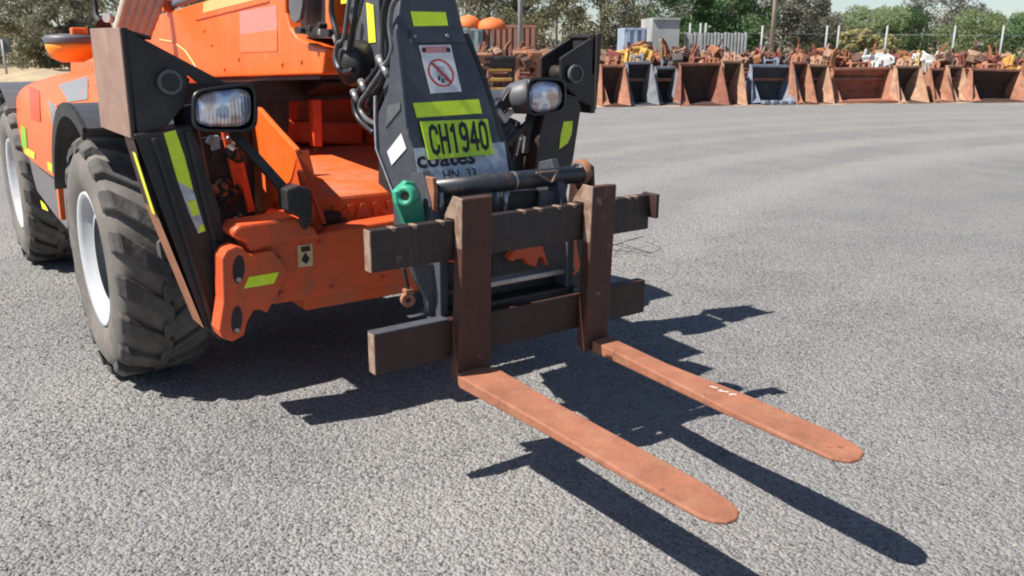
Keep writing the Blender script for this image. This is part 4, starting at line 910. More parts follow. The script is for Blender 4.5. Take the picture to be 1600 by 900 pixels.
# ------------------------------------------------------------------ background yard
exec_bg = True
R0 = U(760, 163, 'Z', 0); R1 = U(1590, 157.5, 'Z', 0)
R0 = V((13.2, 14.4, 0)); R1 = V((25.0, 9.7, 0))
RD = (R1-R0).normalized(); RN = V((RD.y, -RD.x, 0))            # RN: towards the camera
if RN.dot(CAM-R0) < 0: RN = -RN
ROTZ = math.atan2(RD.y, RD.x)
def on_row(px, back=0.0):
    """ground point where the sight plane of column px meets a line parallel to the row"""
    d = ray(px, 150); d.z = 0
    p0 = R0 - RN*back; o = V((CAM.x, CAM.y, 0)); n = RN
    t = (p0-o).dot(n)/d.dot(n); return o+d*t
def ppm(p): return FPX/max(.1, (p-CAM).dot(FWD))          # pixels per metre at p
def zat(py, p):
    """height above ground shown at picture row py at ground position p"""
    q = CAM; d = V((p.x-CAM.x, p.y-CAM.y, 0)); h0 = d.length
    u = d.normalized(); px = 800+FPX*((p-CAM).dot(RT))/((p-CAM).dot(FWD))
    r_ = ray(px, py); return CAM.z + r_.z/V((r_.x, r_.y, 0)).length*h0

def scrap_mat(name, c, dirt, amt=.5): return mat(name, c, .8, .35, 5, dirt=dirt, dirt_amt=amt, dscale=4, bump=.2, bscale=25)
RUSTS = [scrap_mat('bucket_rust', (.36, .165, .10), (.20, .10, .065)), scrap_mat('bucket_tan_rust', (.42, .25, .16), (.28, .14, .085)), scrap_mat('bucket_red_rust', (.26, .10, .065), (.15, .07, .05))]
BGREY = scrap_mat('bucket_grey_paint', (.20, .21, .23), (.10, .09, .09), .3)
BBLUE = scrap_mat('bucket_slate_paint', (.20, .23, .29), (.12, .12, .14), .3)
BIN = scrap_mat('bucket_dark_inside', (.045, .028, .022), (.08, .04, .028))
BINB = scrap_mat('bucket_black_inside', (.02, .02, .022), (.035, .03, .03))
BINS = scrap_mat('bucket_slate_inside', (.045, .055, .07), (.06, .06, .065))
YELP = scrap_mat('yellow_paint_scrap', (.58, .34, .08), (.34, .16, .07), .5)
WHP = scrap_mat('white_paint_scrap', (.66, .66, .64), (.35, .30, .26), .3)
BRN = scrap_mat('brown_scrap', (.22, .10, .065), (.12, .06, .04))

def make_bucket(w, h, m, inside, teeth=0, base=.62, dep=.75, lipgap=.06, root=None):
    """open bucket standing on its lip, mouth to -y"""
    k = w/2; q = k*base; out = k*1.0
    back = MB()
    # inner back and floor as a curved shell
    prof = [(.0, h), (.16, h*.82), (.30, h*.55), (.34, h*.3), (.26, .10), (.0, .05), (-dep*.6, .03)]
    def xw(t): return k*(1-t)+q*t
    tt = [0, .25, .5, .75, .95, 1.0, 1.0]
    vs = []; n = len(prof)
    for (y, z), t in zip(prof, tt): vs += [(-xw(t), y, z), (xw(t), y, z)]
    back.add(vs, [[2*i, 2*i+1, 2*i+3, 2*i+2] for i in range(n-1)], inside)
    root_ = root
    bo_ = back.build('shell', root_, fix=False); md = bo_.modifiers.new('t', 'SOLIDIFY'); md.thickness = .025
    bo_.data.materials.append(m)
    for s_ in (-1, 1):
        sd_ = MB()
        poly = [(k, .0, h), (k*1.02, -.10, h*.93), (k*1.16, -dep*.5, .28*h), (k*1.20, -dep*.62, .0), (q, -dep*.6, .03), (q, .0, .05), (q*1.02, .26, .10), (xw(.75), .34, h*.3), (xw(.5), .30, h*.55), (xw(.25), .16, h*.82)]
        ctr = V((0, 0, 0))
        pts = [V((s_*a, b, c)) for a, b, c in poly]
        c0 = V((s_*(k*.90), -.05, h*.40)); n = len(pts)
        sd_.add(pts+[c0], [[i, (i+1) % n, n] for i in range(n)], m)
        so_ = sd_.build('side_plate', root_); md = so_.modifiers.new('t', 'SOLIDIFY'); md.thickness = .03
    fl = MB(); fl.prism([(-k*1.0, -.03, h*.97), (-k*1.22, -.05, .0), (-q*1.02, -dep*.62-.02, .02), (-k*.97, -.10, h*.75)], (0, .03, 0), m); fl.build('flared_cheek', root_)
    lp_ = MB(); lp_.box((0, .0, h), (w*1.0, .10, .07), m); lp_.build('top_edge', root_, bevel=.01)
    er = MB()
    for s_ in (-1, 1):
        er.prism([(s_*w*.16, .02, h), (s_*w*.16, .32, h), (s_*w*.16, .26, h+.20), (s_*w*.16, .10, h+.24), (s_*w*.16, .0, h+.12)], (.035, 0, 0), m)
    er.tube([(-w*.2, .14, h+.14), (w*.2, .14, h+.14)], .03, m, 8); er.build('hanger_ears', root_)
    lip = MB(); lip.box((0, -dep*.62, .02), (w*1.12 if base > .75 else 2*q, .10, .035), m); lip.build('cutting_edge', root_)
    for i in range(teeth):
        t_ = MB(); x = (-q+2*q*(i+.5)/teeth)*1.1; t_.box((x, -dep*.62-.05, .045), (.12, .16, .09), m); t_.build('tooth', root_, bevel=.015)

# front row: (px left, px right, top y, material, inside, teeth, base ratio, label, yaw)
row = [
 (936, 974, 103, RUSTS[0], BIN, 0, .5, 'narrow rusty bucket just right of the black stabiliser foot, left of the black buckets'),
 (976, 1016, 98, BGREY, BINB, 0, .72, 'tall black-throated bucket with grey sides, the left one of the two black buckets'),
 (1023, 1056, 106, BGREY, BINB, 0, .66, 'narrower black-throated bucket with grey sides, right of the tall black bucket'),
 (1058, 1122, 100, RUSTS[2], BIN, 0, .70, 'wide red-brown rusty bucket next to the right black bucket'),
 (1121, 1152, 96, RUSTS[1], BIN, 0, .40, 'rusty tan bucket tapering to a point, between the wide red-brown and the slate blue bucket'),
 (1166, 1232, 103, BBLUE, BINS, 4, .74, 'slate blue painted bucket with four digging teeth in the front row'),
 (1233, 1260, 98, RUSTS[0], BIN, 0, .45, 'narrow rusty bucket directly right of the slate blue toothed bucket'),
 (1257, 1288, 102, RUSTS[1], BIN, 0, .40, 'narrow pale rusty bucket touching the left side of the broad orange rust bucket'),
 (1296, 1386, 107, RUSTS[0], RUSTS[2], 0, .86, 'broad orange rust bucket, widest of the row, right of two narrow buckets'),
 (1390, 1430, 104, RUSTS[1], BIN, 0, .62, 'rusty bucket with yellow painted hanger, right of the broad orange rust bucket'),
 (1444, 1470, 108, RUSTS[0], BIN, 0, .40, 'small rusty bucket, left one of the narrow pair before the widest dark bucket'),
 (1472, 1498, 104, RUSTS[1], BIN, 0, .38, 'small rusty bucket, right one of the narrow pair before the widest dark bucket'),
 (1508, 1584, 109, RUSTS[0], BIN, 0, .86, 'wide dark-mouthed rusty bucket near the right edge of the photo'),
 (1588, 1640, 100, RUSTS[2], BIN, 0, .6, 'red-brown bucket with a yellow top cut by the right edge of the photo'),
 (1648, 1700, 100, RUSTS[1], BIN, 0, .6, 'tan rusty bucket just past the right end of the row in view'),
]
def on_root(root, fn):
    """build parts around the origin, then hang them on the turned root"""
    before = set(o.name for o in COL.objects)
    WORLD[root] = V((0, 0, 0)); fn(root)
for i, (x0, x1, yt, m, ins, teeth, base, lab) in enumerate(row):
    bk_ = (i % 3)*.12
    pa, pb_ = on_row(x0, bk_), on_row(x1, bk_); c = (pa+pb_)/2; w_ = (pb_-pa).length
    h_ = zat(yt, c)
    t = thing('excavator_bucket', (0, 0, 0), lab, 'bucket', 'buckets lined up along the back of the yard')
    make_bucket(w_*.98, h_, m, ins, teeth, base, root=t)
    t.location = c+RN*random.uniform(-.05, .08); t.rotation_euler = (random.uniform(-.04, .06), random.uniform(-.02, .02), ROTZ+random.uniform(-.07, .07))
# the black and orange hitch frame left of the lamp
def ladder(root, m1, m2, w, h):
    a = MB()
    for s_ in (-1, 1): a.beam((s_*w/2, 0, 0), (s_*w/2*.8, .2, h), .12, .10, m1)
    a.build('frame_side', root, bevel=.01)
    for k in range(4):
        r = MB(); r.box((0, .05*k, .18+k*h/4.4), (w*.9, .10, .07), m2); r.build('rung', root, bevel=.01)
    t = MB(); t.box((0, .2, h), (w*1.1, .2, .15), m1); t.tube([(-w*.6, .15, h+.12), (w*.6, .15, h+.12)], .07, m1, 10); t.build('top_hitch', root, bevel=.02)
for px, w_, yt, m1, m2, lab in ((783, .66, 100, BLACK, YELP, 'black hitch frame with orange ladder rungs seen between boom head and right lamp'), (826, .6, 92, RUSTS[0], RUSTS[2], 'rusty ladder-like frame just left of the black stabiliser foot'), (752, .5, 95, RUSTS[0], BRN, 'rusty frame half hidden by the edge of the boom head')):
    t = thing('hitch_frame', (0, 0, 0), lab, 'hitch frame'); WORLD[t] = V((0, 0, 0)); c = on_row(px, .2); ladder(t, m1, m2, w_, zat(yt, c)); t.location = c; t.rotation_euler = (0, 0, ROTZ)

# heaped attachments behind: prototypes copied around
def P_hitch(root, m):
    a = MB()
    for s_ in (-1, 1): a.prism([(s_*.2, -.25, 0), (s_*.2, .25, 0), (s_*.2, .3, .25), (s_*.2, .12, .42), (s_*.2, -.12, .42), (s_*.2, -.3, .2)], (.04, 0, 0), m)
    a.build('cheek_plate', root, bevel=.01); b = MB()
    for y, z in ((-.14, .28), (.16, .3)): b.tube([(-.26, y, z), (.30, y, z)], .04, m, 10)
    b.build('pin', root); c = MB(); c.box((.02, 0, .04), (.4, .5, .06), m); c.build('base_plate', root)
def P_tine(root, m):
    a = MB(); pr = [(0, .0), (.16, .0), (.22, .3), (.20, .62), (.08, .85), (-.02, .86), (.06, .6), (.04, .3), (-.10, .05)]
    a.prism([(0, x, z) for x, z in pr], (.09, 0, 0), m); a.build('shank', root, bevel=.01); b = MB(); b.box((.045, .02, .03), (.14, .3, .08), m); b.build('point', root, bevel=.02)
def P_grab(root, m):
    for s_ in (-1, 1):
        a = MB(); pr = [(s_*.05, .5), (s_*.30, .45), (s_*.42, .25), (s_*.30, .0), (s_*.24, .02), (s_*.30, .24), (s_*.2, .34), (s_*.04, .36)]
        a.prism([(x, -.2, z) for x, z in pr], (0, .4, 0), m); a.build('jaw', root, bevel=.01)
    b = MB(); b.disc((0, 0, .48), (0, 1, 0), .09, .5, m, 14); b.build('pivot', root)
def P_plate(root, m):
    a = MB(); a.box((0, 0, .22), (.62, .10, .42), m); a.build('plate', root, bevel=.01); b = MB()
    for x in (-.2, 0, .2): b.box((x, -.09, .22), (.05, .1, .42), m)
    b.tube([(-.34, -.02, .45), (.34, -.02, .45)], .04, m, 8); b.build('ribs', root)
protos = []
def hmat(n, c, d, am=.6): return mat(n, c, .8, .45, 7, dirt=d, dirt_amt=am, dscale=11, bump=.3, bscale=25)
HR0 = hmat('heap_orange_rust', (.30, .115, .05), (.10, .045, .03)); HBR = hmat('heap_brown', (.12, .058, .04), (.045, .028, .025)); HTN = hmat('heap_pale_rust', (.32, .20, .13), (.16, .085, .055))
HRD = hmat('heap_dark_red', (.22, .06, .04), (.11, .05, .045)); HBK = hmat('heap_blackish', (.05, .045, .045), (.12, .075, .055))
PK = []
for nm, fn, cat, desc in (('quick_hitch', P_hitch, 'hitch', 'quick hitch'), ('ripper_tine', P_tine, 'tine', 'ripper tine'), ('grab_jaw', P_grab, 'grab', 'two-jawed grab'), ('mounting_plate', P_plate, 'plate', 'ribbed mounting plate')):
    for cn, mm in (('rusty orange', HR0), ('brown', HBR), ('pale rusty', HTN), ('yellow', YELP), ('white', WHP), ('dark red', HRD), ('blackish', HBK)):
        protos.append((nm, fn, cat, desc, cn, mm, None))
cache = {}
LM_ = [(736, 'beyond the boom head'), (860, 'behind the black stabiliser foot'), (955, 'behind the narrow rusty bucket'), (996, 'behind the tall black bucket'), (1040, 'behind the narrower black bucket'), (1090, 'behind the wide red-brown bucket'), (1137, 'behind the pointed tan bucket'), (1199, 'behind the slate blue bucket'), (1260, 'behind the two narrow buckets'), (1320, 'left behind the broad orange bucket'), (1365, 'right behind the broad orange bucket'), (1410, 'behind the yellow-topped bucket'), (1457, 'behind the left small bucket'), (1485, 'behind the right small bucket'), (1530, 'left behind the widest dark bucket'), (1570, 'right behind the widest dark bucket'), (1610, 'at the right edge of the photo')]
def place(idx, loc, rot, sc_, label=None, px=0, layer=0):
    nm, fn, cat, desc, cn, mm, _ = protos[idx]
    lm = min(LM_, key=lambda q: abs(q[0]-px))[1]; label = f"{cn} {desc} {'low in' if layer < 2 else 'high in'} the heap {lm}"; grp = label
    if idx not in cache:
        t = thing(nm, (0, 0, 0), label, cat, grp); b4 = set(COL.objects[:]); fn(t, mm); kids = [o for o in COL.objects if o not in b4]
        cache[idx] = (t, kids)
    else:
        s_, kids = cache[idx]; t = copy_tree(s_, kids)
    t['label'] = label; t['group'] = grp
    t.location = loc; t.rotation_euler = rot; t.scale = (sc_,)*3
    return t
rr = random.Random(21)
def pick(cn, nm=None):
    c = [i for i, p in enumerate(protos) if p[4] == cn and (nm is None or p[0] == nm)]; return rr.choice(c)
px = 738
while px < 1650:
    for layer in range(4):
        back = .55+layer*.85+rr.uniform(-.2, .3)
        c = on_row(px+rr.uniform(-10, 10), back)
        ytop = 84 - rr.uniform(0, 8)
        if 1080 > px > 960: ytop -= 5
        if px > 1560: ytop += 10
        zt = max(.3, zat(ytop, c) - rr.uniform(.25, .55))
        yel = (965 < px < 1010) or (1400 < px < 1425) or px > 1570
        r_ = rr.random()
        if yel and layer < 2: cn = 'yellow'
        elif (1355 < px < 1375 or 1425 < px < 1455) and layer < 2: cn = 'white'
        else: cn = 'rusty orange' if r_ < .28 else 'brown' if r_ < .52 else 'pale rusty' if r_ < .76 else 'dark red' if r_ < .90 else 'blackish'
        place(pick(cn), V((c.x, c.y, zt)), (rr.uniform(-.4, .4), rr.uniform(-.4, .4), rr.uniform(0, 6.3)), rr.uniform(.38, .78), px=px, layer=layer)
    px += 9.5
# dark stack of frames carrying the heap: low pallets behind the buckets
pl = MB()
rk = thing('pallet_rack', on_row(1180, 1.6), 'long low rusty rack under the heaped attachments behind the buckets', 'rack'); 
for back, zz in ((.7, .62), (1.5, .72), (2.3, .80), (3.1, .84)):
    a_, b__ = on_row(735, back), on_row(1680, back); k = MB(); k.beam(a_+V((0, 0, zz)), b__+V((0, 0, zz)), .75, .08, BRN); k.build('shelf', rk)
    for j in range(16):
        q_ = a_.lerp(b__, j/15); k = MB(); k.box(q_+V((0, 0, zz/2-.03)), (.12, .12, zz-.03), BRN); k.build('post', rk)

wr = MB(); rq = random.Random(5); q0 = U(985, 392, 'Z', .02); pw = [q0+V((rq.uniform(-.28, .30), rq.uniform(-.20, .25), rq.uniform(0, .06))) for _ in range(11)]
wr.tube([a.lerp(b, t/4)+V((0, 0, 0)) for a, b in zip(pw[:-1], pw[1:]) for t in range(4)], .0022, INK, 5); tag(wr.build('loose_wire'), 'tangle of thin dark wire lying on the gravel right of the fork carriage', 'wire')
# ------------------------------------------------------------------ fence, sheds, umbrellas far back
GALV = mat('galvanised_post', (.30, .32, .32), .5, .1, 5)
def far(px, D): 
    d = ray(px, 150); d.z = 0; d.normalize(); f = V((FWD.x, FWD.y, 0)).normalized(); return V((CAM.x, CAM.y, 0))+d*(D/d.dot(f))
fence = thing('chain_link_fence', far(1300, 36), 'tall wire fence with pale posts in front of the green bushes', 'fence')
fp = []
for px in (1050, 1072, 1088, 1096, 1183, 1282, 1300, 1374, 1478, 1552, 1594, 1660, 1730):
    p_ = far(px, 36); fp.append(p_); zt = zat(40 if px > 1100 else 36, p_)
    k = MB(); k.tube([p_, V((p_.x, p_.y, zt))], .042, GALV, 8); k.build('post', fence)
k = MB()
for i in range(len(fp)-1):
    for zz in (.3, 1.1, 1.9): k.tube([fp[i]+V((0, 0, zz)), fp[i+1]+V((0, 0, zz))], .008, GALV, 4)
k.build('wire', fence)
def backbox(name, x0, x1, y0, y1, D, m, lab, cat, dep=2.0, ribs=0):
    a_, b__ = far(x0, D), far(x1, D); zt = zat(y0, (a_+b__)/2); t = thing(name, (a_+b__)/2, lab, cat)
    n = V((-(b__-a_).y, (b__-a_).x, 0)).normalized(); n = n if n.dot(a_-CAM) > 0 else -n
    k = MB(); k.prism([a_, b__, b__+V((0, 0, zt)), a_+V((0, 0, zt))], n*dep, m); k.build('body', t)
    if ribs:
        for j in range(ribs):
            q_ = a_.lerp(b__, (j+.5)/ribs)-n*.03; k = MB(); k.box(q_+V((0, 0, zt/2)), (.12, .12, zt*.98), m, Euler((0, 0, math.atan2((b__-a_).y, (b__-a_).x)))); k.build('rib', t)
    k = MB(); k.prism([a_+V((0, 0, zt))-n*.08, b__+V((0, 0, zt))-n*.08, b__+V((0, 0, zt+.08))-n*.08, a_+V((0, 0, zt+.08))-n*.08], n*(dep+.16), m); k.build('top_rail', t)
    return t
CORR = mat('weathered_red_sheet', (.36, .16, .11), .7, .25, 2)
TEAL = mat('pale_teal_sheet', (.25, .33, .34), .6, .15, 3)
LGREY = mat('pale_grey_block', (.36, .36, .35), .8, .25, 1.5, dirt=(.24, .235, .23), dirt_amt=.5, dscale=1.2)
BLG = mat('blue_grey_machine_paint', (.30, .36, .46), .6, .25, 3)
backbox('shipping_container', 756, 836, 43, 80, 31, CORR, 'faded red-brown container wall under the orange umbrella', 'container', 2.4, 9)
backbox('water_tank', 700, 754, 48, 80, 30, TEAL, 'pale teal box beside the faded red container', 'tank', 1.6, 3)
backbox('storage_shed', 1014, 1056, 31, 66, 34, LGREY, 'pale grey block-like shed rising above the heap of attachments', 'shed', 3, 0)
backbox('parked_trailer', 972, 1006, 47, 70, 33, BLG, 'blue-grey trailer body left of the pale grey shed', 'trailer', 2.2, 3)
fn2 = thing('panel_fence', far(1110, 35), 'pale upright panel fence right of the grey shed', 'fence')
for j in range(19):
    x0 = 1064+j*5.2; a_, b__ = far(x0, 35), far(x0+2.6, 35); k = MB(); k.prism([a_, b__, b__+V((0, 0, zat(50+j%3, b__))), a_+V((0, 0, zat(50+j%3, a_)))], (.0, .05, 0), LGREY); k.build('panel', fn2)
def umbrella(px, D, yt, w, lab):
    p_ = far(px, D); z = zat(yt, p_); t = thing('garden_umbrella', p_, lab, 'umbrella', 'orange umbrellas far behind the boom head')
    k = MB(); k.tube([p_, p_+V((0, 0, z))], .04, WHP, 8); k.build('pole', t)
    k = MB(); k.lathe(p_+V((0, 0, z)), (0, 0, 1), [(0, 0), (-.05, w*.25), (-.16, w*.42), (-.34, w*.5), (-.36, w*.49), (-.18, w*.40), (-.08, w*.2)], mat('orange_canopy', (.75, .17, .04), .7, .1, 2), 16); k.build('canopy', t)
umbrella(768, 28, 27, 1.0, 'orange umbrella with white pole standing before the faded red container')
umbrella(733, 28, 23, .8, 'orange umbrella half hidden behind the edge of the black boom head')
# tall light pole and trunks
def pole(px, D, ztop, r, lab, m=GALV, name='lamp_post', cat='post'):
    p_ = far(px, D); t = thing(name, p_, lab, cat); k = MB(); k.tube([p_, p_+V((0, 0, ztop))], r, m, 10); k.build('shaft', t)
    k = MB(); k.box(p_+V((0, 0, ztop+.05)), (.5, .2, .1), m); k.build('head', t)
pole(812, 27, 6.5, .075, 'tall thin pale post rising out of view right of the orange umbrella')
pole(1199, 39, 7, .10, 'tall brown timber post in front of the dark green trees', mat('timber_post', (.30, .24, .18), .8, .2, 3), 'timber_post', 'post')
# left: grey sign board, low dirt bank
sg = thing('sign_board', far(8, 32), 'grey board on posts at the far left edge of the photo', 'sign')
a_, b__ = far(-30, 32), far(26, 32); k = MB(); k.prism([a_+V((0, 0, zat(82, a_))), b__+V((0, 0, zat(82, b__))), b__+V((0, 0, zat(60, b__))), a_+V((0, 0, zat(60, a_)))], (.05, .05, 0), GREYP); k.build('board', sg)
k = MB(); k.tube([b__+V((-.2, .08, 0)), b__+V((-.2, .08, zat(62, b__)))], .04, GALV, 8); k.build('post', sg)

# ------------------------------------------------------------------ land behind: dry grass, bank, road
def strip(name, pts, m, label, z=.004):
    k = MB(); k.add([(p.x, p.y, z) for p in pts], [list(range(len(pts)))], m); o = k.build(name, None, fix=False); o['kind'] = 'structure'; o['label'] = label; return o
DRY = mat('dry_grass_soil', (.36, .28, .17), .95, .3, 1.2, dirt=(.28, .16, .10), dirt_amt=.5, dscale=.5)
strip('dry_verge', [far(-400, 26), far(160, 26), far(700, 30), far(1100, 40), far(2200, 40), far(2200, 400), far(-400, 400)], DRY, 'dry brown grass and soil beyond the yard')
ROADM = mat('pale_road', (.30, .29, .28), .9, .12, 1)
SOIL = mat('sandy_soil', (.40, .31, .23), .95, .35, 3, dirt=(.30, .19, .13), dirt_amt=.6, dscale=1.5)
rq = random.Random(9); ed = []; eb = []
for j in range(60):
    px_ = 700+j*17; ed.append(on_row(px_, -.35-rq.random()*.45)); eb.append(on_row(px_, 4.5))
strip('soil_edge', ed+eb[::-1], SOIL, 'sandy soil edge along the foot of the bucket row', .006)
strip('access_road', [far(1500, 30), far(2300, 30), far(2300, 39), far(1500, 39)], ROADM, 'pale road behind the right end of the bucket row', .008)
bkm = MB(); secs_ = []
for j in range(15):
    px = -300+j*34; p0 = far(px, 26); p1 = far(px, 34); h_ = .35+.15*math.sin(j*1.3)
    secs_.append([p0, p0.lerp(p1, .4)+V((0, 0, h_)), p0.lerp(p1, .7)+V((0, 0, h_*1.05)), p1])
for j in range(14):
    a_, b__ = secs_[j], secs_[j+1]
    for q_ in range(3): bkm.add([a_[q_], b__[q_], b__[q_+1], a_[q_+1]], [[0, 1, 2, 3]], DRY, True)
bo_ = bkm.build('earth_bank'); bo_['kind'] = 'structure'; bo_['label'] = 'low brown earth bank behind the left side of the yard'

# ------------------------------------------------------------------ trees
def leaf_mat(name, c1, c2):
    m = bpy.data.materials.new(name); m.use_nodes = True; N = m.node_tree.nodes; L = m.node_tree.links; b = N['Principled BSDF']
    g = N.new('ShaderNodeNewGeometry'); n = N.new('ShaderNodeTexNoise'); n.inputs['Scale'].default_value = 1.1; n.inputs['Detail'].default_value = 4; L.new(g.outputs['Position'], n.inputs['Vector'])
    a = N.new('ShaderNodeMath'); a.operation = 'MULTIPLY_ADD'; L.new(g.outputs['Random Per Island'], a.inputs[0]); a.inputs[1].default_value = .5; L.new(n.outputs[0], a.inputs[2])
    cr = N.new('ShaderNodeValToRGB'); cr.color_ramp.elements[0].color = (*c1, 1); cr.color_ramp.elements[1].color = (*c2, 1); cr.color_ramp.elements[0].position = .35; cr.color_ramp.elements[1].position = 1
    L.new(a.outputs[0], cr.inputs[0]); L.new(cr.outputs[0], b.inputs['Base Color']); b.inputs['Roughness'].default_value = .7
    tr = N.new('ShaderNodeBsdfTranslucent'); L.new(cr.outputs[0], tr.inputs[0]); mx = N.new('ShaderNodeMixShader'); mx.inputs[0].default_value = .42
    L.new(b.outputs[0], mx.inputs[1]); L.new(tr.outputs[0], mx.inputs[2]); L.new(mx.outputs[0], N['Material Output'].inputs[0]); return m
LM = {'olive': leaf_mat('olive_leaves', (.095, .098, .055), (.25, .245, .15)), 'green': leaf_mat('green_leaves', (.045, .09, .035), (.13, .24, .09)),
      'bush': leaf_mat('bush_leaves', (.10, .14, .06), (.24, .30, .14)), 'grey': leaf_mat('greyish_leaves', (.11, .115, .085), (.25, .245, .19)), 'yellow': leaf_mat('dry_grass_blades', (.25, .22, .09), (.45, .40, .18))}  # leaf colours lightened in place of distance haze
BARK = mat('pale_bark', (.26, .22, .18), .85, .3, 3)
def leafmesh(name, clumps, nper, size, m, rng):
    vs = []; fs = []
    for (c, r) in clumps:
        for _ in range(nper):
            while True:
                p = V((rng.uniform(-1, 1), rng.uniform(-1, 1), rng.uniform(-1, 1)))
                if .25 < p.length < 1: break
            p = V(c)+V((p.x*r[0], p.y*r[1], p.z*r[2])); s_ = size*rng.uniform(.5, 1.3)
            a = V((rng.gauss(0, 1), rng.gauss(0, 1), rng.gauss(0, 1))).normalized()*s_; b = a.orthogonal().normalized()*s_*.5
            i = len(vs); vs += [p-a, p+b, p+a, p-b]; fs.append([i, i+1, i+2, i+3])
    me = bpy.data.meshes.new(name); me.from_pydata([tuple(v) for v in vs], [], fs); me.materials.append(m); return me
def make_tree(kind, h, wid, seed, trunk_h=.3, dens=1.0, lab='', cat='tree', low=False):
    rng = random.Random(seed); t = thing('shrub' if low else 'gum_tree', (0, 0, 0), lab, cat)
    k = MB(); tips = []
    nT = 1 if not low else 3
    base = [V((0, 0, 0))]
    P_ = [V((0, 0, 0)), V((rng.uniform(-.1, .1)*h*.3, 0, h*trunk_h)), V((rng.uniform(-.1, .1)*h, 0, h*.62)), V((rng.uniform(-.1, .1)*h, 0, h*.85))]
    k.tube(P_, [h*.022, h*.018, h*.011, h*.004], BARK, 8)
    for j in range(7):
        a = rng.uniform(0, 6.28); z = h*rng.uniform(trunk_h*.6, .7); s_ = P_[1].lerp(P_[2], rng.random()); s_ = V((s_.x, s_.y, z*.9))
        e_ = V((math.cos(a)*wid*rng.uniform(.25, .45), math.sin(a)*wid*rng.uniform(.25, .45), min(h*.95, z+h*rng.uniform(.12, .3))))
        k.tube([s_, s_.lerp(e_, .5)+V((0, 0, -.03*h)), e_], [h*.010, h*.007, h*.003], BARK, 6); tips.append(e_)
    k.build('trunk', t)
    cl = []
    for j in range(int(34*dens)):
        a = rng.uniform(0, 6.28); rad = wid*.5*math.sqrt(rng.random()); lo = (.05 if low else trunk_h*.7); z = h*rng.uniform(lo, .96)
        f_ = math.sin(min(1, max(0.1, (z/h-lo*.5)/(1-lo*.5)))*math.pi*.85)**.5
        r = wid*rng.uniform(.09, .19); cl.append(((math.cos(a)*rad*f_, math.sin(a)*rad*f_, z), (r, r, r*rng.uniform(.5, .9))))
    for e_ in tips: r = wid*.13; cl.append((tuple(e_), (r, r, r*.7)))
    me = leafmesh('crown', cl, int(190), .085 if not low else .075, LM[kind], rng); o = bpy.data.objects.new('crown', me); COL.objects.link(o); o.parent = t
    return t
def tr(px, D, yt, wpx, kind, seed, lab, low=False, trunk_h=.3, dens=1.0, cat=None):
    p_ = far(px, D); h_ = zat(yt, p_); w_ = wpx/FPX*D; 
    t = make_tree(kind, h_, w_, seed, trunk_h, dens, lab, cat or ('shrub' if low else 'tree'), low); t.location = p_; t.rotation_euler = (0, 0, seed*1.7); return t
tr(70, 44, -30, 120, 'olive', 1, 'olive green gum tree at the upper left behind the engine hood', trunk_h=.1, dens=1.5)
tr(118, 40, -45, 90, 'grey', 2, 'greyish tree directly above the orange air cleaner', trunk_h=.1, dens=1.3)
tr(10, 55, 22, 150, 'olive', 3, 'low olive scrub at the far left edge under the open sky', True)
tr(-60, 50, -20, 150, 'olive', 33, 'olive tree beyond the far left edge of the yard', trunk_h=.15)
tr(735, 42, -70, 150, 'olive', 4, 'olive gum tree behind the two orange umbrellas', trunk_h=.2, dens=1.5)
tr(800, 47, -60, 140, 'grey', 5, 'greyish gum tree with pale trunk behind the tall thin post', trunk_h=.3, dens=1.4)
tr(868, 42, -55, 150, 'olive', 6, 'olive gum tree above the black stabiliser foot', trunk_h=.12, dens=1.6)
tr(945, 45, -60, 130, 'olive', 7, 'olive gum tree above the blue-grey trailer', trunk_h=.12, dens=1.6)
tr(1010, 50, -50, 120, 'grey', 8, 'greyish olive tree behind the pale grey shed', trunk_h=.1, dens=1.5)
tr(1070, 42, -45, 110, 'green', 9, 'bright green tree right of the pale grey shed', trunk_h=.06, dens=1.9)
tr(1130, 43, -55, 120, 'green', 10, 'dense dark green tree above the panel fence', trunk_h=.06, dens=1.9)
tr(1215, 46, -50, 110, 'grey', 11, 'brownish grey gum tree beside the timber post', trunk_h=.12, dens=1.5)
tr(1262, 50, -25, 90, 'grey', 12, 'sparse grey gum tree at the left end of the open sky', trunk_h=.15, dens=1.0)
tr(1170, 55, -40, 110, 'olive', 34, 'olive tree between the dark green and the brownish grey trees', trunk_h=.06, dens=1.6)
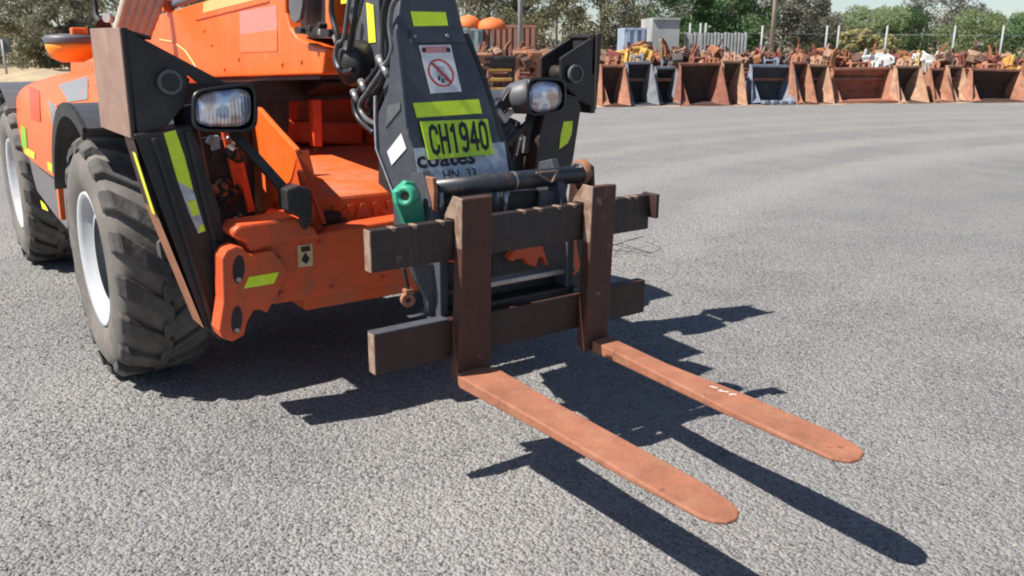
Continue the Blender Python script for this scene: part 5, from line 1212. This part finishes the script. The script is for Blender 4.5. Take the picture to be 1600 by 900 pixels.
for i, (px, yt, kind, lab) in enumerate(((1300, 22, 'bush', 'green bush at the left end of the hedge of bushes under the sky'), (1352, 10, 'bush', 'tall green bush below the open strip of sky'), (1405, 12, 'green', 'rounded mid green bush left of the grey-topped gum'), (1510, 14, 'bush', 'green bush in front of the grey-topped gum'), (1562, 22, 'green', 'green bush second from the right edge of the photo'), (1612, 14, 'bush', 'green bush cut by the right edge of the photo'), (1675, 15, 'green', 'green bush beyond the right edge of the yard'))):
    tr(px, 52+3*(i % 3), yt, 95, kind, 40+i, lab, True, dens=1.8)
tr(1458, 58, -14, 120, 'grey', 60, 'grey-topped gum tree rising above the green bushes on the right', trunk_h=.1, dens=1.5)
for i, (px, yt, lab) in enumerate(((1325, 45, 'left clump of tall yellow dry grass before the bushes'), (1365, 47, 'right clump of tall yellow dry grass before the bushes'))):
    tr(px, 40, yt, 55, 'yellow', 70+i, lab, True, dens=.8, cat='dry grass')
# trees carrying on behind the machine and past both ends of the view
for i, (px, kind, lab) in enumerate(((190, 'olive', 'olive gum tree hidden behind the stabiliser foot, first of the trees behind the machine'), (270, 'grey', 'greyish gum tree behind the raised boom, second of the trees behind the machine'), (350, 'olive', 'olive gum tree behind the boom, third of the trees behind the machine'), (430, 'green', 'green tree behind the boom, fourth of the trees behind the machine'), (510, 'olive', 'olive gum tree behind the hoses, fifth of the trees behind the machine'), (590, 'grey', 'greyish gum tree behind the hoses, sixth of the trees behind the machine'), (665, 'olive', 'olive gum tree behind the boom head, nearest the orange umbrellas'), (1760, 'olive', 'olive gum tree first past the right edge of the yard'), (1860, 'grey', 'greyish gum tree second past the right edge of the yard'), (-150, 'grey', 'greyish gum tree past the left edge of the yard'))):
    tr(px, 46+3*(i % 3), -35, 130, kind, 90+i, lab, trunk_h=.12, dens=1.2)
for i, (x0, x1, m, lab) in enumerate(((596, 640, RUSTS[0], 'rusty bucket behind the boom head, leftmost of the row'), (646, 690, RUSTS[2], 'red-brown bucket behind the boom head, second from the left end of the row'), (696, 736, RUSTS[1], 'tan rusty bucket behind the boom head, third from the left end of the row'))):
    pa, pb_ = on_row(x0, .1), on_row(x1, .1); c = (pa+pb_)/2
    t = thing('excavator_bucket', (0, 0, 0), lab, 'bucket', 'buckets lined up along the back of the yard')
    make_bucket((pb_-pa).length*.98, zat(102, c), m, BIN, 0, .6, root=t); t.location = c; t.rotation_euler = (0, 0, ROTZ)
